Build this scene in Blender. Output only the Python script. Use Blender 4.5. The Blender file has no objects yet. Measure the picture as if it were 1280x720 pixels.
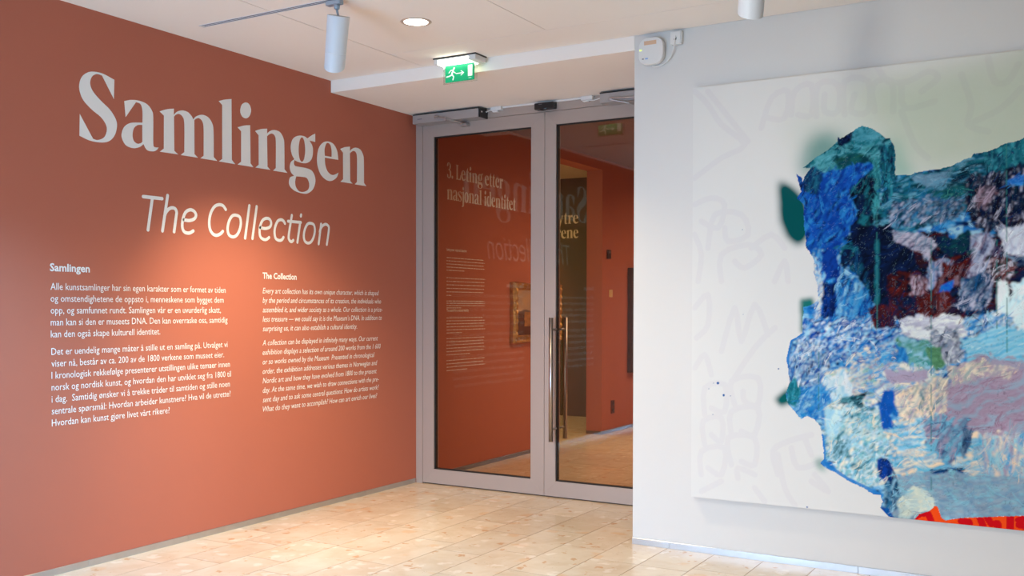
import bpy, bmesh, math, random, json
import numpy as np
from mathutils import Vector, Matrix

random.seed(7)
rng = np.random.default_rng(11)
scene = bpy.context.scene
COL = scene.collection
R = math.radians

# ------------------------------------------------------------------ camera
def make_camera():
    cam = bpy.data.cameras.new('camera')
    ob = bpy.data.objects.new('camera', cam)
    COL.objects.link(ob)
    yaw, pitch, roll = 0.52976, -0.01868, 0.00166
    cy, sy = math.cos(yaw), math.sin(yaw)
    r = Vector((cy, sy, 0)); fw = Vector((-sy, cy, 0)); up = Vector((0, 0, 1))
    cp, sp = math.cos(pitch), math.sin(pitch)
    fw2 = fw*cp + up*sp; up2 = up*cp - fw*sp
    cr, sr = math.cos(roll), math.sin(roll)
    r3 = r*cr + up2*sr; up3 = up2*cr - r*sr
    m = Matrix((( r3.x, up3.x, -fw2.x, 4.44117), (r3.y, up3.y, -fw2.y, -6.14076),
                (r3.z, up3.z, -fw2.z, 1.33451), (0, 0, 0, 1)))
    ob.matrix_world = m
    cam.sensor_width = 36.0
    cam.lens = 1242.22*36.0/1280.0
    cam.shift_y = 47.15/1280.0
    cam.clip_start = 0.05
    scene.camera = ob
make_camera()

# ------------------------------------------------------------------ world, lights, exposure
scene.view_settings.view_transform = 'Standard'
scene.view_settings.look = 'None'
scene.view_settings.exposure = 0.0
scene.view_settings.gamma = 1.0
scene.view_settings.use_curve_mapping = False

world = bpy.data.worlds.new('daylight')
scene.world = world
world.use_nodes = True
bg = world.node_tree.nodes['Background']
bg.inputs['Color'].default_value = (0.72, 0.84, 1.0, 1)
bg.inputs['Strength'].default_value = 0.15

def area(name, loc, target, sx, sy, power, color, spread=180):
    l = bpy.data.lights.new(name, 'AREA')
    l.shape = 'RECTANGLE'; l.size = sx; l.size_y = sy
    l.energy = power; l.color = color; l.spread = R(spread)
    o = bpy.data.objects.new(name, l); COL.objects.link(o)
    o.location = loc
    o.rotation_euler = (Vector(target)-Vector(loc)).to_track_quat('-Z', 'Y').to_euler()
    return o
def spot(name, loc, target, power, color, angle, blend=.6, rad=.05):
    l = bpy.data.lights.new(name, 'SPOT')
    l.energy = power; l.color = color; l.spot_size = R(angle); l.spot_blend = blend
    l.shadow_soft_size = rad
    o = bpy.data.objects.new(name, l); COL.objects.link(o)
    o.location = loc
    o.rotation_euler = (Vector(target)-Vector(loc)).to_track_quat('-Z', 'Y').to_euler()
    return o

area('low_blue_fill', (1.3, -7.55, .48), (.6, -4.0, .30), 2.4, .7, 87.5, (0.343, 0.640, 1.000), 110)  # added low area lamp behind the camera, blue fill for the lower left wall
spot('downlight_beam', (1.31, -1.81, 2.84), (1.28, -1.79, 0), 215.0, (1.000, 0.781, 0.465), 122, .9, .06)
spot('track_beam', (1.145, -2.26, 2.50), (.12, -1.70, .55), 155.0, (1.000, 0.806, 0.532), 78, 1.0, .04)
spot('track_beam_c', (2.7, -4.7, 2.74), (3.7, -.95, 1.1), 160.0, (1.000, 0.938, 0.800), 72, 1.0, .22)
area('floor_fill_a', (1.5, -7.52, 1.85), (1.0, -3.6, 0), 2.8, .5, 19.2, (0.844, 0.844, 1.000), 75)  # added unseen area lamp, cool fill on the floor by the red wall
area('floor_fill_b', (4.8, -7.52, 1.85), (4.3, -3.4, 0), 3.0, .5, 22.2, (0.973, 1.000, 1.000), 75)  # added unseen area lamp, fill on the floor before the white wall
spot('blue_fill_spot', (1.31, -3.9, 2.84), (1.31, -3.9, 0), 390.0, (0.205, 0.590, 1.000), 112, .6, .06)  # added blue fill from overhead, no fitting in the ceiling here
spot('warm_fill_spot', (3.4, -3.4, 2.84), (3.4, -3.4, 0), 30.0, (1.000, 0.667, 0.333), 100, .6, .06)  # added weak warm fill for the floor, no fitting modelled
area('inner_light', (1.7, 1.7, 2.86), (1.2, 1.7, 0), 1.0, 2.4, 84.0, (1.000, 0.786, 0.524), 150)
area('inner_light_far', (1.5, 4.9, 2.86), (.9, 4.9, 0), 1.0, 1.4, 64.0, (1.000, 0.750, 0.500), 150)
area('olive_light', (-1.8, 2.8, 2.85), (-1.8, 2.9, 0), 1.2, 1.2, 46.0, (1.000, 0.957, 0.478))


# ------------------------------------------------------------------ materials
def mat(name, col, rough=.6, metal=0.0, spec=.5, emit=None, estr=0.0, bump=None, var=None):
    m = bpy.data.materials.new(name); m.use_nodes = True
    nt = m.node_tree; b = nt.nodes['Principled BSDF']
    b.inputs['Base Color'].default_value = (*col, 1)
    b.inputs['Roughness'].default_value = rough
    b.inputs['Metallic'].default_value = metal
    b.inputs['Specular IOR Level'].default_value = spec
    if emit:
        b.inputs['Emission Color'].default_value = (*emit, 1)
        b.inputs['Emission Strength'].default_value = estr
    geo = nt.nodes.new('ShaderNodeNewGeometry')
    if var:
        sc, amt = var
        n = nt.nodes.new('ShaderNodeTexNoise'); n.inputs['Scale'].default_value = sc
        n.inputs['Detail'].default_value = 5
        nt.links.new(geo.outputs['Position'], n.inputs['Vector'])
        mx = nt.nodes.new('ShaderNodeMix'); mx.data_type = 'RGBA'
        mx.inputs['A'].default_value = (*[c*(1-amt) for c in col], 1)
        mx.inputs['B'].default_value = (*[min(1, c*(1+amt)) for c in col], 1)
        nt.links.new(n.outputs['Fac'], mx.inputs['Factor'])
        nt.links.new(mx.outputs['Result'], b.inputs['Base Color'])
    if bump:
        sc, st = bump
        n = nt.nodes.new('ShaderNodeTexNoise'); n.inputs['Scale'].default_value = sc
        n.inputs['Detail'].default_value = 4
        nt.links.new(geo.outputs['Position'], n.inputs['Vector'])
        bp = nt.nodes.new('ShaderNodeBump'); bp.inputs['Strength'].default_value = st
        bp.inputs['Distance'].default_value = .002
        nt.links.new(n.outputs['Fac'], bp.inputs['Height'])
        nt.links.new(bp.outputs['Normal'], b.inputs['Normal'])
    return m
def srgb(r, g, b):
    f = lambda c: (c/255/12.92) if c/255 <= .04045 else ((c/255+.055)/1.055)**2.4
    return (f(r), f(g), f(b))

M = {}
M['red'] = mat('terracotta wall paint', (.51,.160,.103), .75, spec=.25, bump=(420, .25), var=(3, .02))
M['white'] = mat('white wall paint', (.685, .672, .655), .7, spec=.3, bump=(300, .2), var=(2, .012))
M['ceil'] = mat('ceiling board', (.97, .90, .83), .85, spec=.2, bump=(160, .2), var=(1.5, .015))
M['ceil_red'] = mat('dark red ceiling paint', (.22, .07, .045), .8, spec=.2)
M['gap'] = mat('dark gap', (.05, .04, .035), .9)
M['olive'] = mat('olive wall paint', (.085, .075, .030), .8, spec=.2, var=(3, .03))
M['alu'] = mat('grey lacquered aluminium', (.44, .362, .318), .42, metal=.2, bump=(500, .1))
M['alub'] = mat('brushed aluminium skirting', (.52, .52, .53), .3, metal=.85, var=(9, .12))
M['skirt'] = mat('dull bronze skirting', (.16, .115, .09), .5, metal=.2)
M['closer'] = mat('silver door closer housing', (.44, .41, .40), .4, metal=.4)
M['steel'] = mat('satin steel', (.50, .48, .47), .38, metal=.8)
M['steelb'] = mat('brushed steel bar', (.46, .42, .40), .33, metal=1.0)
M['black'] = mat('black plastic', (.012, .012, .013), .35)
M['rubber'] = mat('black rubber gasket', (.015, .013, .012), .7)
M['wplast'] = mat('white plastic', (.78, .77, .75), .45)
M['lampw'] = mat('white lamp housing', (.74, .77, .82), .4, spec=.4)
M['lampg'] = mat('grey lamp mount', (.42, .48, .55), .4, metal=.3)
M['vinyl'] = mat('off-white vinyl lettering', (.93, .93, .92), .55, spec=.3)
M['vinylc'] = mat('cream vinyl lettering', (.80, .68, .50), .6, spec=.3)
M['beige'] = mat('beige sticker', (.72, .47, .31), .6)
M['bluep'] = mat('blue print', (.25, .42, .75), .6)
M['greyp'] = mat('grey print', (.22, .22, .24), .6)
M['led'] = mat('yellow status light', (.6, .8, .1), .4, emit=(.8, 1, .2), estr=1.2)
M['disc'] = mat('downlight lens', (1, 1, 1), .4, emit=(1, .93, .82), estr=9)
M['ring'] = mat('downlight ring', (.74, .62, .52), .35, metal=.2)
M['diff'] = mat('lit exit luminaire diffuser', (1, 1, 1), .4, emit=(.93, 1, .80), estr=5)
M['green'] = mat('green safety sign plate', srgb(0, 150, 100), .4, emit=srgb(0, 165, 110), estr=.55)
M['signw'] = mat('white sign symbol', (.85, .9, .8), .4, emit=(.85, 1, .85), estr=.35)
M['gold'] = mat('gilt frame', (.42, .24, .07), .38, metal=.75, bump=(60, 1.0), var=(40, .4))
M['dkframe'] = mat('dark wood frame', (.045, .024, .014), .55, spec=.25)
M['brass'] = mat('cream switch plate', (.80, .58, .30), .5)

def glass_mat(name, tint, trans=True):
    m = bpy.data.materials.new(name); m.use_nodes = True
    nt = m.node_tree; nt.nodes.remove(nt.nodes['Principled BSDF'])
    out = nt.nodes['Material Output']
    t = nt.nodes.new('ShaderNodeBsdfTransparent'); t.inputs['Color'].default_value = (*tint, 1)
    g = nt.nodes.new('ShaderNodeBsdfGlossy'); g.inputs['Roughness'].default_value = 0.0
    fr = nt.nodes.new('ShaderNodeFresnel'); fr.inputs['IOR'].default_value = 1.58
    mx = nt.nodes.new('ShaderNodeMixShader')
    nt.links.new(fr.outputs['Fac'], mx.inputs['Fac'])
    nt.links.new(t.outputs[0], mx.inputs[1]); nt.links.new(g.outputs[0], mx.inputs[2])
    nt.links.new(mx.outputs[0], out.inputs['Surface'])
    return m
M['glass'] = glass_mat('tinted door glass', (.86,.77,.68))
M['acryl'] = glass_mat('clear acrylic', (.93, .95, .93))

def floor_mat(name, pattern):
    m = bpy.data.materials.new(name); m.use_nodes = True
    nt = m.node_tree; b = nt.nodes['Principled BSDF']
    geo = nt.nodes.new('ShaderNodeNewGeometry'); oi = nt.nodes.new('ShaderNodeObjectInfo')
    off = nt.nodes.new('ShaderNodeVectorMath'); off.operation = 'MULTIPLY_ADD'
    cx = nt.nodes.new('ShaderNodeCombineXYZ')
    for k in range(3): nt.links.new(oi.outputs['Random'], cx.inputs[k])
    nt.links.new(cx.outputs[0], off.inputs[0]); off.inputs[1].default_value = (17, 31, 5)
    nt.links.new(geo.outputs['Position'], off.inputs[2])
    def ramp(fac, stops):
        r = nt.nodes.new('ShaderNodeValToRGB'); e = r.color_ramp.elements
        e[0].position, e[0].color = stops[0][0], (*stops[0][1], 1)
        e[1].position, e[1].color = stops[-1][0], (*stops[-1][1], 1)
        for p, c in stops[1:-1]:
            q = e.new(p); q.color = (*c, 1)
        nt.links.new(fac, r.inputs[0]); return r.outputs['Color']
    def noise(scale, det, dist=0.0):
        n = nt.nodes.new('ShaderNodeTexNoise'); n.inputs['Scale'].default_value = scale
        n.inputs['Detail'].default_value = det; n.inputs['Distortion'].default_value = dist
        nt.links.new(off.outputs[0], n.inputs['Vector']); return n.outputs['Fac']
    base = ramp(noise(5, 6, .6), [(.3, (.70,.55,.39)), (.5, (.76,.63,.47)), (.72, (.80,.69,.54))])
    def over(col, fac, c2):
        mx = nt.nodes.new('ShaderNodeMix'); mx.data_type = 'RGBA'
        nt.links.new(fac, mx.inputs['Factor']); nt.links.new(col, mx.inputs['A'])
        mx.inputs['B'].default_value = (*c2, 1); return mx.outputs['Result']
    def flecks(scale, lo, hi, amt):
        v = nt.nodes.new('ShaderNodeTexVoronoi'); v.inputs['Scale'].default_value = scale
        n = nt.nodes.new('ShaderNodeTexNoise'); n.inputs['Scale'].default_value = scale*1.7
        nt.links.new(off.outputs[0], n.inputs['Vector'])
        mm = nt.nodes.new('ShaderNodeVectorMath'); mm.operation = 'MULTIPLY_ADD'
        nt.links.new(n.outputs['Color'], mm.inputs[0]); mm.inputs[1].default_value = (.09, .09, .09)
        nt.links.new(off.outputs[0], mm.inputs[2]); nt.links.new(mm.outputs[0], v.inputs['Vector'])
        sep = nt.nodes.new('ShaderNodeSeparateColor'); nt.links.new(v.outputs['Color'], sep.inputs[0])
        gt = nt.nodes.new('ShaderNodeMath'); gt.operation = 'GREATER_THAN'; gt.inputs[1].default_value = lo
        nt.links.new(sep.outputs[0], gt.inputs[0])
        mr = nt.nodes.new('ShaderNodeMapRange'); mr.inputs['From Min'].default_value = hi
        mr.inputs['From Max'].default_value = hi*.55; mr.inputs['To Max'].default_value = amt
        nt.links.new(v.outputs['Distance'], mr.inputs['Value'])
        mu = nt.nodes.new('ShaderNodeMath'); mu.operation = 'MULTIPLY'
        nt.links.new(gt.outputs[0], mu.inputs[0]); nt.links.new(mr.outputs['Result'], mu.inputs[1])
        return mu.outputs[0]
    c = over(base, flecks(7, .74, .40, .38), (.78, .44, .20))
    c = over(c, flecks(11, .62, .40, .55), (.93, .84, .72))
    c = over(c, flecks(17, .88, .40, .75), (.62, .33, .15))
    c = over(c, flecks(38, .94, .35, .5), (.42, .24, .13))
    hs = nt.nodes.new('ShaderNodeHueSaturation')
    mr = nt.nodes.new('ShaderNodeMapRange'); mr.inputs['To Min'].default_value = .93; mr.inputs['To Max'].default_value = 1.05
    nt.links.new(oi.outputs['Random'], mr.inputs['Value']); nt.links.new(mr.outputs['Result'], hs.inputs['Value'])
    nt.links.new(c, hs.inputs['Color']); c = hs.outputs['Color']
    if pattern:
        br = nt.nodes.new('ShaderNodeTexBrick'); br.inputs['Scale'].default_value = 1.0
        br.inputs['Brick Width'].default_value = .6; br.inputs['Row Height'].default_value = .27
        br.inputs['Mortar Size'].default_value = .0012
        rot = nt.nodes.new('ShaderNodeMapping'); rot.inputs['Rotation'].default_value = (0, 0, R(90))
        nt.links.new(geo.outputs['Position'], rot.inputs['Vector']); nt.links.new(rot.outputs[0], br.inputs['Vector'])
        c = over(c, br.outputs['Fac'], (.35, .24, .15))
    nt.links.new(c, b.inputs['Base Color'])
    b.inputs['Roughness'].default_value = .22
    b.inputs['Specular IOR Level'].default_value = .45
    n = noise(30, 3)
    rr = nt.nodes.new('ShaderNodeMapRange'); rr.inputs['To Min'].default_value = .14; rr.inputs['To Max'].default_value = .30
    nt.links.new(n, rr.inputs['Value']); nt.links.new(rr.outputs['Result'], b.inputs['Roughness'])
    return m
M['tile'] = floor_mat('cream limestone tile', False)
M['tilefar'] = floor_mat('cream limestone floor', True)
M['grout'] = mat('floor grout', (.27, .165, .09), .9)

def attr_mat(name, rough=.5, spec=.4):
    m = bpy.data.materials.new(name); m.use_nodes = True
    nt = m.node_tree; b = nt.nodes['Principled BSDF']
    a = nt.nodes.new('ShaderNodeAttribute'); a.attribute_name = 'paint'
    nt.links.new(a.outputs['Color'], b.inputs['Base Color'])
    b.inputs['Roughness'].default_value = rough; b.inputs['Specular IOR Level'].default_value = spec
    return m
M['paint'] = attr_mat('brushed paint', .65, .04)
M['oil'] = attr_mat('varnished oil paint', .3, .4)

# ------------------------------------------------------------------ helpers
def wloc(o):
    v = Vector((0, 0, 0))
    while o is not None:
        v += o.location; o = o.parent
    return v
def empty(name, loc, label=None, cat=None, group=None, parent=None):
    o = bpy.data.objects.new(name, None); COL.objects.link(o); o.location = loc
    o.empty_display_size = .05
    if parent: o.parent = parent
    tag(o, label, cat, group); return o
def tag(o, label=None, cat=None, group=None, kind=None):
    if label: o['label'] = label
    if cat: o['category'] = cat
    if group: o['group'] = group
    if kind: o['kind'] = kind
    return o
def mesh_obj(name, verts, faces, m, parent=None, smooth=False, origin=None):
    """verts in world coordinates; the object is placed at its base or under its parent"""
    if parent is not None:
        org = wloc(parent); loc = Vector((0, 0, 0))
    else:
        if origin is None:
            xs = [v[0] for v in verts]; ys = [v[1] for v in verts]; zs = [v[2] for v in verts]
            origin = ((min(xs)+max(xs))/2, (min(ys)+max(ys))/2, min(zs))
        org = Vector(origin); loc = org
    me = bpy.data.meshes.new(name)
    me.from_pydata([(v[0]-org.x, v[1]-org.y, v[2]-org.z) for v in verts], [], faces)
    me.materials.append(m)
    if smooth:
        me.polygons.foreach_set('use_smooth', [True]*len(me.polygons))
    me.update()
    o = bpy.data.objects.new(name, me); COL.objects.link(o); o.location = loc
    if parent is not None: o.parent = parent
    return o
def bm_obj(name, bm, m, parent=None, smooth=False):
    bm.normal_update()
    vs = [tuple(v.co) for v in bm.verts]
    bm.verts.index_update()
    fs = [[v.index for v in f.verts] for f in bm.faces]
    bm.free()
    return mesh_obj(name, vs, fs, m, parent, smooth)
def bm_box(bm, x0, x1, y0, y1, z0, z1, bev=0.0, seg=1):
    vs = [bm.verts.new((x, y, z)) for x in (x0, x1) for y in (y0, y1) for z in (z0, z1)]
    fs = [(0,1,3,2), (4,6,7,5), (0,4,5,1), (2,3,7,6), (0,2,6,4), (1,5,7,3)]
    ff = [bm.faces.new([vs[i] for i in f]) for f in fs]
    if bev > 0:
        ed = list({e for f in ff for e in f.edges})
        bmesh.ops.bevel(bm, geom=ed, offset=bev, segments=seg, affect='EDGES', profile=.5)
def box(name, x, y, z, m, parent=None, bev=0.0, seg=1):
    bm = bmesh.new(); bm_box(bm, x[0], x[1], y[0], y[1], z[0], z[1], bev, seg)
    return bm_obj(name, bm, m, parent)
def frame_of(d):
    d = Vector(d).normalized()
    a = Vector((0, 0, 1)) if abs(d.z) < .9 else Vector((1, 0, 0))
    u = d.cross(a).normalized(); v = d.cross(u).normalized()
    return u, v
def tube_geo(pts, rad, seg=12, cap=True):
    pts = [Vector(p) for p in pts]; n = len(pts); vs = []; fs = []
    rads = rad if isinstance(rad, (list, tuple)) else [rad]*n
    u, v = None, None
    for i, p in enumerate(pts):
        d = (pts[min(i+1, n-1)]-pts[max(i-1, 0)]).normalized()
        if u is None: u, v = frame_of(d)
        else:
            u = (u-d*u.dot(d)).normalized(); v = d.cross(u).normalized()
        for k in range(seg):
            a = 2*math.pi*k/seg
            vs.append(tuple(p+(u*math.cos(a)+v*math.sin(a))*rads[i]))
    for i in range(n-1):
        for k in range(seg):
            a, b = i*seg+k, i*seg+(k+1) % seg
            fs.append((a, b, b+seg, a+seg))
    if cap:
        fs.append(tuple(range(seg))[::-1]); fs.append(tuple(range((n-1)*seg, n*seg)))
    return vs, fs
def tube(name, pts, rad, m, parent=None, seg=12):
    vs, fs = tube_geo(pts, rad, seg)
    return mesh_obj(name, vs, fs, m, parent, True if seg > 8 else False)
def crv(pts, closed=True, sub=5):
    """catmull-rom through points (x, y, corner)"""
    n = len(pts); out = []
    rngi = range(n) if closed else range(n-1)
    for i in rngi:
        p1 = pts[i]; p2 = pts[(i+1) % n]
        p0 = pts[(i-1) % n] if (closed or i > 0) else p1
        p3 = pts[(i+2) % n] if (closed or i+2 < n) else p2
        c1 = len(p1) > 2 and p1[2]; c2 = len(p2) > 2 and p2[2]
        if c1 and c2: out.append((p1[0], p1[1])); continue
        if c1: p0 = p1
        if c2: p3 = p2
        for s in range(sub):
            t = s/sub; t2 = t*t; t3 = t2*t
            out.append(tuple(.5*((2*p1[k])+(-p0[k]+p2[k])*t+(2*p0[k]-5*p1[k]+4*p2[k]-p3[k])*t2+(-p0[k]+3*p1[k]-3*p2[k]+p3[k])*t3) for k in (0, 1)))
    if not closed: out.append((pts[-1][0], pts[-1][1]))
    return out
def fill_contours(contours):
    """2D contours (holes by even-odd) to verts, faces"""
    cu = bpy.data.curves.new('tmp', 'CURVE'); cu.dimensions = '2D'; cu.fill_mode = 'BOTH'
    for c in contours:
        s = cu.splines.new('POLY'); s.points.add(len(c)-1)
        for i, (x, y) in enumerate(c): s.points[i].co = (x, y, 0, 1)
        s.use_cyclic_u = True
    ob = bpy.data.objects.new('tmp', cu)
    me = ob.to_mesh()
    vs = [tuple(v.co) for v in me.vertices]; fs = [tuple(p.vertices) for p in me.polygons]
    ob.to_mesh_clear(); bpy.data.objects.remove(ob); bpy.data.curves.remove(cu)
    return vs, fs
def stroke_geo(pts, r, closed=False, z=0.0):
    """flat ribbon with round ends"""
    P = [Vector((a[0], a[1])) for a in pts]; n = len(P); vs = []; fs = []
    for i in range(n):
        a = P[(i-1) % n] if closed or i > 0 else P[i]
        b = P[(i+1) % n] if closed or i < n-1 else P[i]
        d = (b-a).normalized(); nn = Vector((-d.y, d.x))
        vs += [(P[i].x+nn.x*r, P[i].y+nn.y*r, z), (P[i].x-nn.x*r, P[i].y-nn.y*r, z)]
    for i in range(n if closed else n-1):
        j = (i+1) % n
        fs.append((2*i+1, 2*j+1, 2*j, 2*i))
    if not closed:
        for i, j in ((0, 1), (n-1, n-2)):
            d = (P[i]-P[j]).normalized(); a0 = math.atan2(d.y, d.x)
            k0 = len(vs)
            for k in range(9):
                a = a0-math.pi/2+math.pi*k/8
                vs.append((P[i].x+math.cos(a)*r, P[i].y+math.sin(a)*r, z))
            fs.append(tuple(range(k0, k0+9)))
    return vs, fs
def to_left_wall(vs, x=0.0012): return [(x, v[0], v[1]) for v in vs]
def to_facing_wall(vs, y): return [(v[0], y, v[1]) for v in vs]
def merge(parts):
    V = []; F = []
    for vs, fs in parts:
        k = len(V); V += list(vs); F += [tuple(i+k for i in f) for f in fs]
    return V, F
def struct(o): o['kind'] = 'structure'; return o

# ------------------------------------------------------------------ the room shell
ZC = 2.853; ZS = 2.7728; YW = -.971; XW = 2.205; ZI = 2.874
wl = struct(box('wall_left', (-.18, 0), (-7.6, 2.30), (0, 3.0), M['red']))
wl2 = struct(box('wall_left_far', (-.18, 0), (3.306, 7.0), (0, 3.0), M['red']))
wl3 = struct(box('wall_left_header', (-.18, 0), (2.30, 3.306), (2.767, 3.0), M['red']))
struct(box('wall_right', (XW, 8.5), (YW, .12), (0, 3.0), M['white'], bev=.002))
struct(box('trim_1', (0, XW), (YW, .10), (ZS, 3.0), M['ceil'], bev=.0015))
struct(box('wall_back', (-.18, 8.5), (-7.8, -7.6), (0, .08), M['white']))
struct(box('wall_back_lintel', (-.18, 8.5), (-7.8, -7.6), (2.1, 3.0), M['white']))
struct(box('wall_back_pier', (6.4, 8.5), (-7.8, -7.6), (.08, 2.1), M['white']))
struct(box('wall_side', (8.5, 8.7), (-7.8, .12), (0, 3.0), M['white']))
wb = struct(empty('added_window_1', (3.1, -7.7, .08)))  # unseen window behind the camera, added to give the fill lamps a place
for wx in (-.0, 1.6, 3.2, 4.8, 6.36):
    box('mullion', (wx, wx+.05), (-7.76, -7.68), (.08, 2.1), M['alu'], wb)
for wx in (0, 1.6, 3.2, 4.8):
    box('pane', (wx+.05, wx+1.6), (-7.725, -7.715), (.08, 2.1), M['acryl'], wb)
# inner rooms
struct(box('wall_inner_back', (-.18, 4.2), (7.0, 7.2), (0, 3.0), M['red']))
struct(box('wall_inner_right', (4.0, 4.2), (.12, 7.0), (0, 3.0), M['red']))
struct(box('wall_olive', (-4.0, -.18), (4.74, 4.9), (0, 3.0), M['olive']))
struct(box('wall_olive_left', (-4.2, -4.0), (.2, 4.9), (0, 3.0), M['olive']))
struct(box('wall_olive_near', (-4.2, -.18), (.2, .35), (0, 3.0), M['olive']))

# ceiling: boards with shadow gaps
ce = struct(box('ceiling', (-.2, 8.7), (-7.8, YW), (ZC+.014, 3.05), M['gap']))
g = .0022
xs = [.77, 1.833, 2.896, 3.959, 5.022, 6.085, 7.148, 8.211]
def cpanel(x0, x1, y0, y1):
    box('ceiling_panel', (x0+g, x1-g), (y0+g, y1-g), (ZC, ZC+.0135), M['ceil'], ce)
cpanel(-g, .77, -7.6, YW)
cpanel(.77, 8.5+g, -1.325, YW)
for i in range(len(xs)-1):
    for k in range(3):
        cpanel(xs[i], xs[i+1], max(-7.6, -1.325-2.2*(k+1)), -1.325-2.2*k)
cpanel(xs[-1], 8.5+g, -7.6, -1.325)
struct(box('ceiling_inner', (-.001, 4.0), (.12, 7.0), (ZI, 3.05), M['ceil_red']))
struct(box('ceiling_olive', (-4.2, -.18), (.35, 4.74), (2.91, 3.05), M['ceil']))

# floor: grout bed, limestone tiles as parts
fv = []; ff = []
def fquad(x0, x1, y0, y1, z):
    k = len(fv); fv.extend([(x0, y0, z), (x1, y0, z), (x1, y1, z), (x0, y1, z)]); ff.append((k, k+1, k+2, k+3))
TX0, TX1, TY0, TY1 = 0.0, 16*.2685, -3.6, 4.4
fl = struct(box('floor', (-4.2, 8.7), (-7.8, 7.2), (-.12, -.0008), M['grout']))
for nm, X, Y in (('floor_slab', (0, 8.5), (-7.6, TY0)), ('floor_slab', (TX1, 8.5), (TY0, YW)),
                 ('floor_slab', (-.18, 4.0), (TY1, 7.0)), ('floor_slab', (-4.0, -.18), (.35, 4.74)), ('floor_slab', (TX1-.27, 4.0), (.12, TY1)), ('floor_slab', (-.18, -.0005), (2.30, 3.306))):
    box(nm, X, Y, (-.0007, 0), M['tilefar'], fl)
known = {0: [-2.632, -2.133, -1.815, -1.165, -.655], 1: [-2.47, -2.02, -1.33, -.66, -.12], 2: [-2.28, -1.85, -1.25, -.80],
         3: [-2.46, -1.87, -1.30, -.50], 4: [-2.05, -1.48, -.90], 5: [-1.636, -1.10, -.52], 6: [-1.484, -.90], 7: [-1.807, -1.2]}
seen = {}
ntile = 0
for r in range(16):
    x0, x1 = r*.2685, (r+1)*.2685
    ks = list(known.get(r, [-1.3-.1*random.random()]))
    while ks[0] > TY0: ks.insert(0, ks[0]-random.choice((.5, .56, .62)))
    end = TY1 if r < 15 else YW
    if r >= 8: end = min(end, TY1)
    while ks[-1] < end: ks.append(ks[-1]+random.choice((.5, .56, .62, .66)))
    for a, b in zip(ks[:-1], ks[1:]):
        a = max(a, TY0); b = min(b, end)
        if b-a < .02: continue
        if x0 >= XW-.27 and b > YW and a < .12:      # under the white wall
            if x0 >= XW-.001:
                if a < YW: b = min(b, YW)
                elif b > .12: a = max(a, .12)
                else: continue
        if a >= .12 and x0 > 3.75: continue
        if b-a < .02: continue
        key = (round(b-a, 3))
        if key not in seen:
            h = (b-a)/2; w = .2685/2; gp = .0020
            bm = bmesh.new(); bm_box(bm, -w+gp, w-gp, -h+gp, h-gp, -.0007, 0)
            me = bpy.data.meshes.new('tile')
            bm.to_mesh(me); bm.free(); me.materials.append(M['tile']); seen[key] = me
        o = bpy.data.objects.new('tile', seen[key]); COL.objects.link(o)
        o.parent = fl; o.location = Vector(((x0+x1)/2, (a+b)/2, 0))-fl.location
        ntile += 1
print('tiles', ntile)

# skirting in aluminium lengths
bl = struct(empty('baseboard_left', (0, -1.8, 0)))
ys = [-7.6, -4.6, -2.859, -2.212, -1.522, -.62, -.097, -.012]
for a, b in zip(ys[:-1], ys[1:]):
    box('skirting_length', (0, .007), (a+.0006, b-.0006), (0, .034), M['alub'], bl, bev=.0008)
for a, b in ((.12, .9), (.9, 1.7), (1.7, 2.30)):
    box('skirting_length', (0, .007), (a+.0006, b-.0006), (0, .034), M['skirt'], bl, bev=.0008)
br_ = struct(empty('baseboard_right', (3.2, YW, 0)))
xx = [XW, 2.43, 3.433, 4.4, 5.4, 6.4, 7.4, 8.5]
for a, b in zip(xx[:-1], xx[1:]):
    box('skirting_length', (a+.0006, b-.0006), (YW-.007, YW), (0, .036), M['alub'], br_, bev=.0008)
bo = struct(empty('baseboard_opening', (0, 3.306, 0)))
box('skirting_length', (0, .007), (3.306, 5.2), (0, .034), M['skirt'], bo, bev=.0008)
box('skirting_length', (-.18, 0), (3.299, 3.306), (0, .034), M['skirt'], bo, bev=.0008)

# ------------------------------------------------------------------ door frame, two glazed door leaves
DX = [.0618, 1.1085, 2.1552]; DH = 2.70; DT = .065
fr_ = struct(empty('trim_2', (1.1, 0, 0)))
box('frame_post', (0.0005, DX[0]-.002), (0, .10), (0, ZS), M['alu'], fr_, bev=.001)
box('frame_post', (DX[2]+.002, XW), (0, .10), (0, ZS), M['alu'], fr_, bev=.001)
box('frame_head', (DX[0]-.002, DX[2]+.002), (0, .10), (DH+.003, ZS), M['alu'], fr_, bev=.001)
def mitred(name, quad, parent, y0=0.0, y1=DT):
    bm = bmesh.new()
    a = [bm.verts.new((x, y0, z)) for x, z in quad]; b = [bm.verts.new((x, y1, z)) for x, z in quad]
    bm.faces.new(a[::-1]); bm.faces.new(b); n = len(quad)
    for i in range(n): bm.faces.new([a[i], a[(i+1) % n], b[(i+1) % n], b[i]])
    bmesh.ops.recalc_face_normals(bm, faces=bm.faces[:])
    bmesh.ops.bevel(bm, geom=bm.edges[:], offset=.0007, segments=1, affect='EDGES')
    return bm_obj(name, bm, M['alu'], parent)
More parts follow.
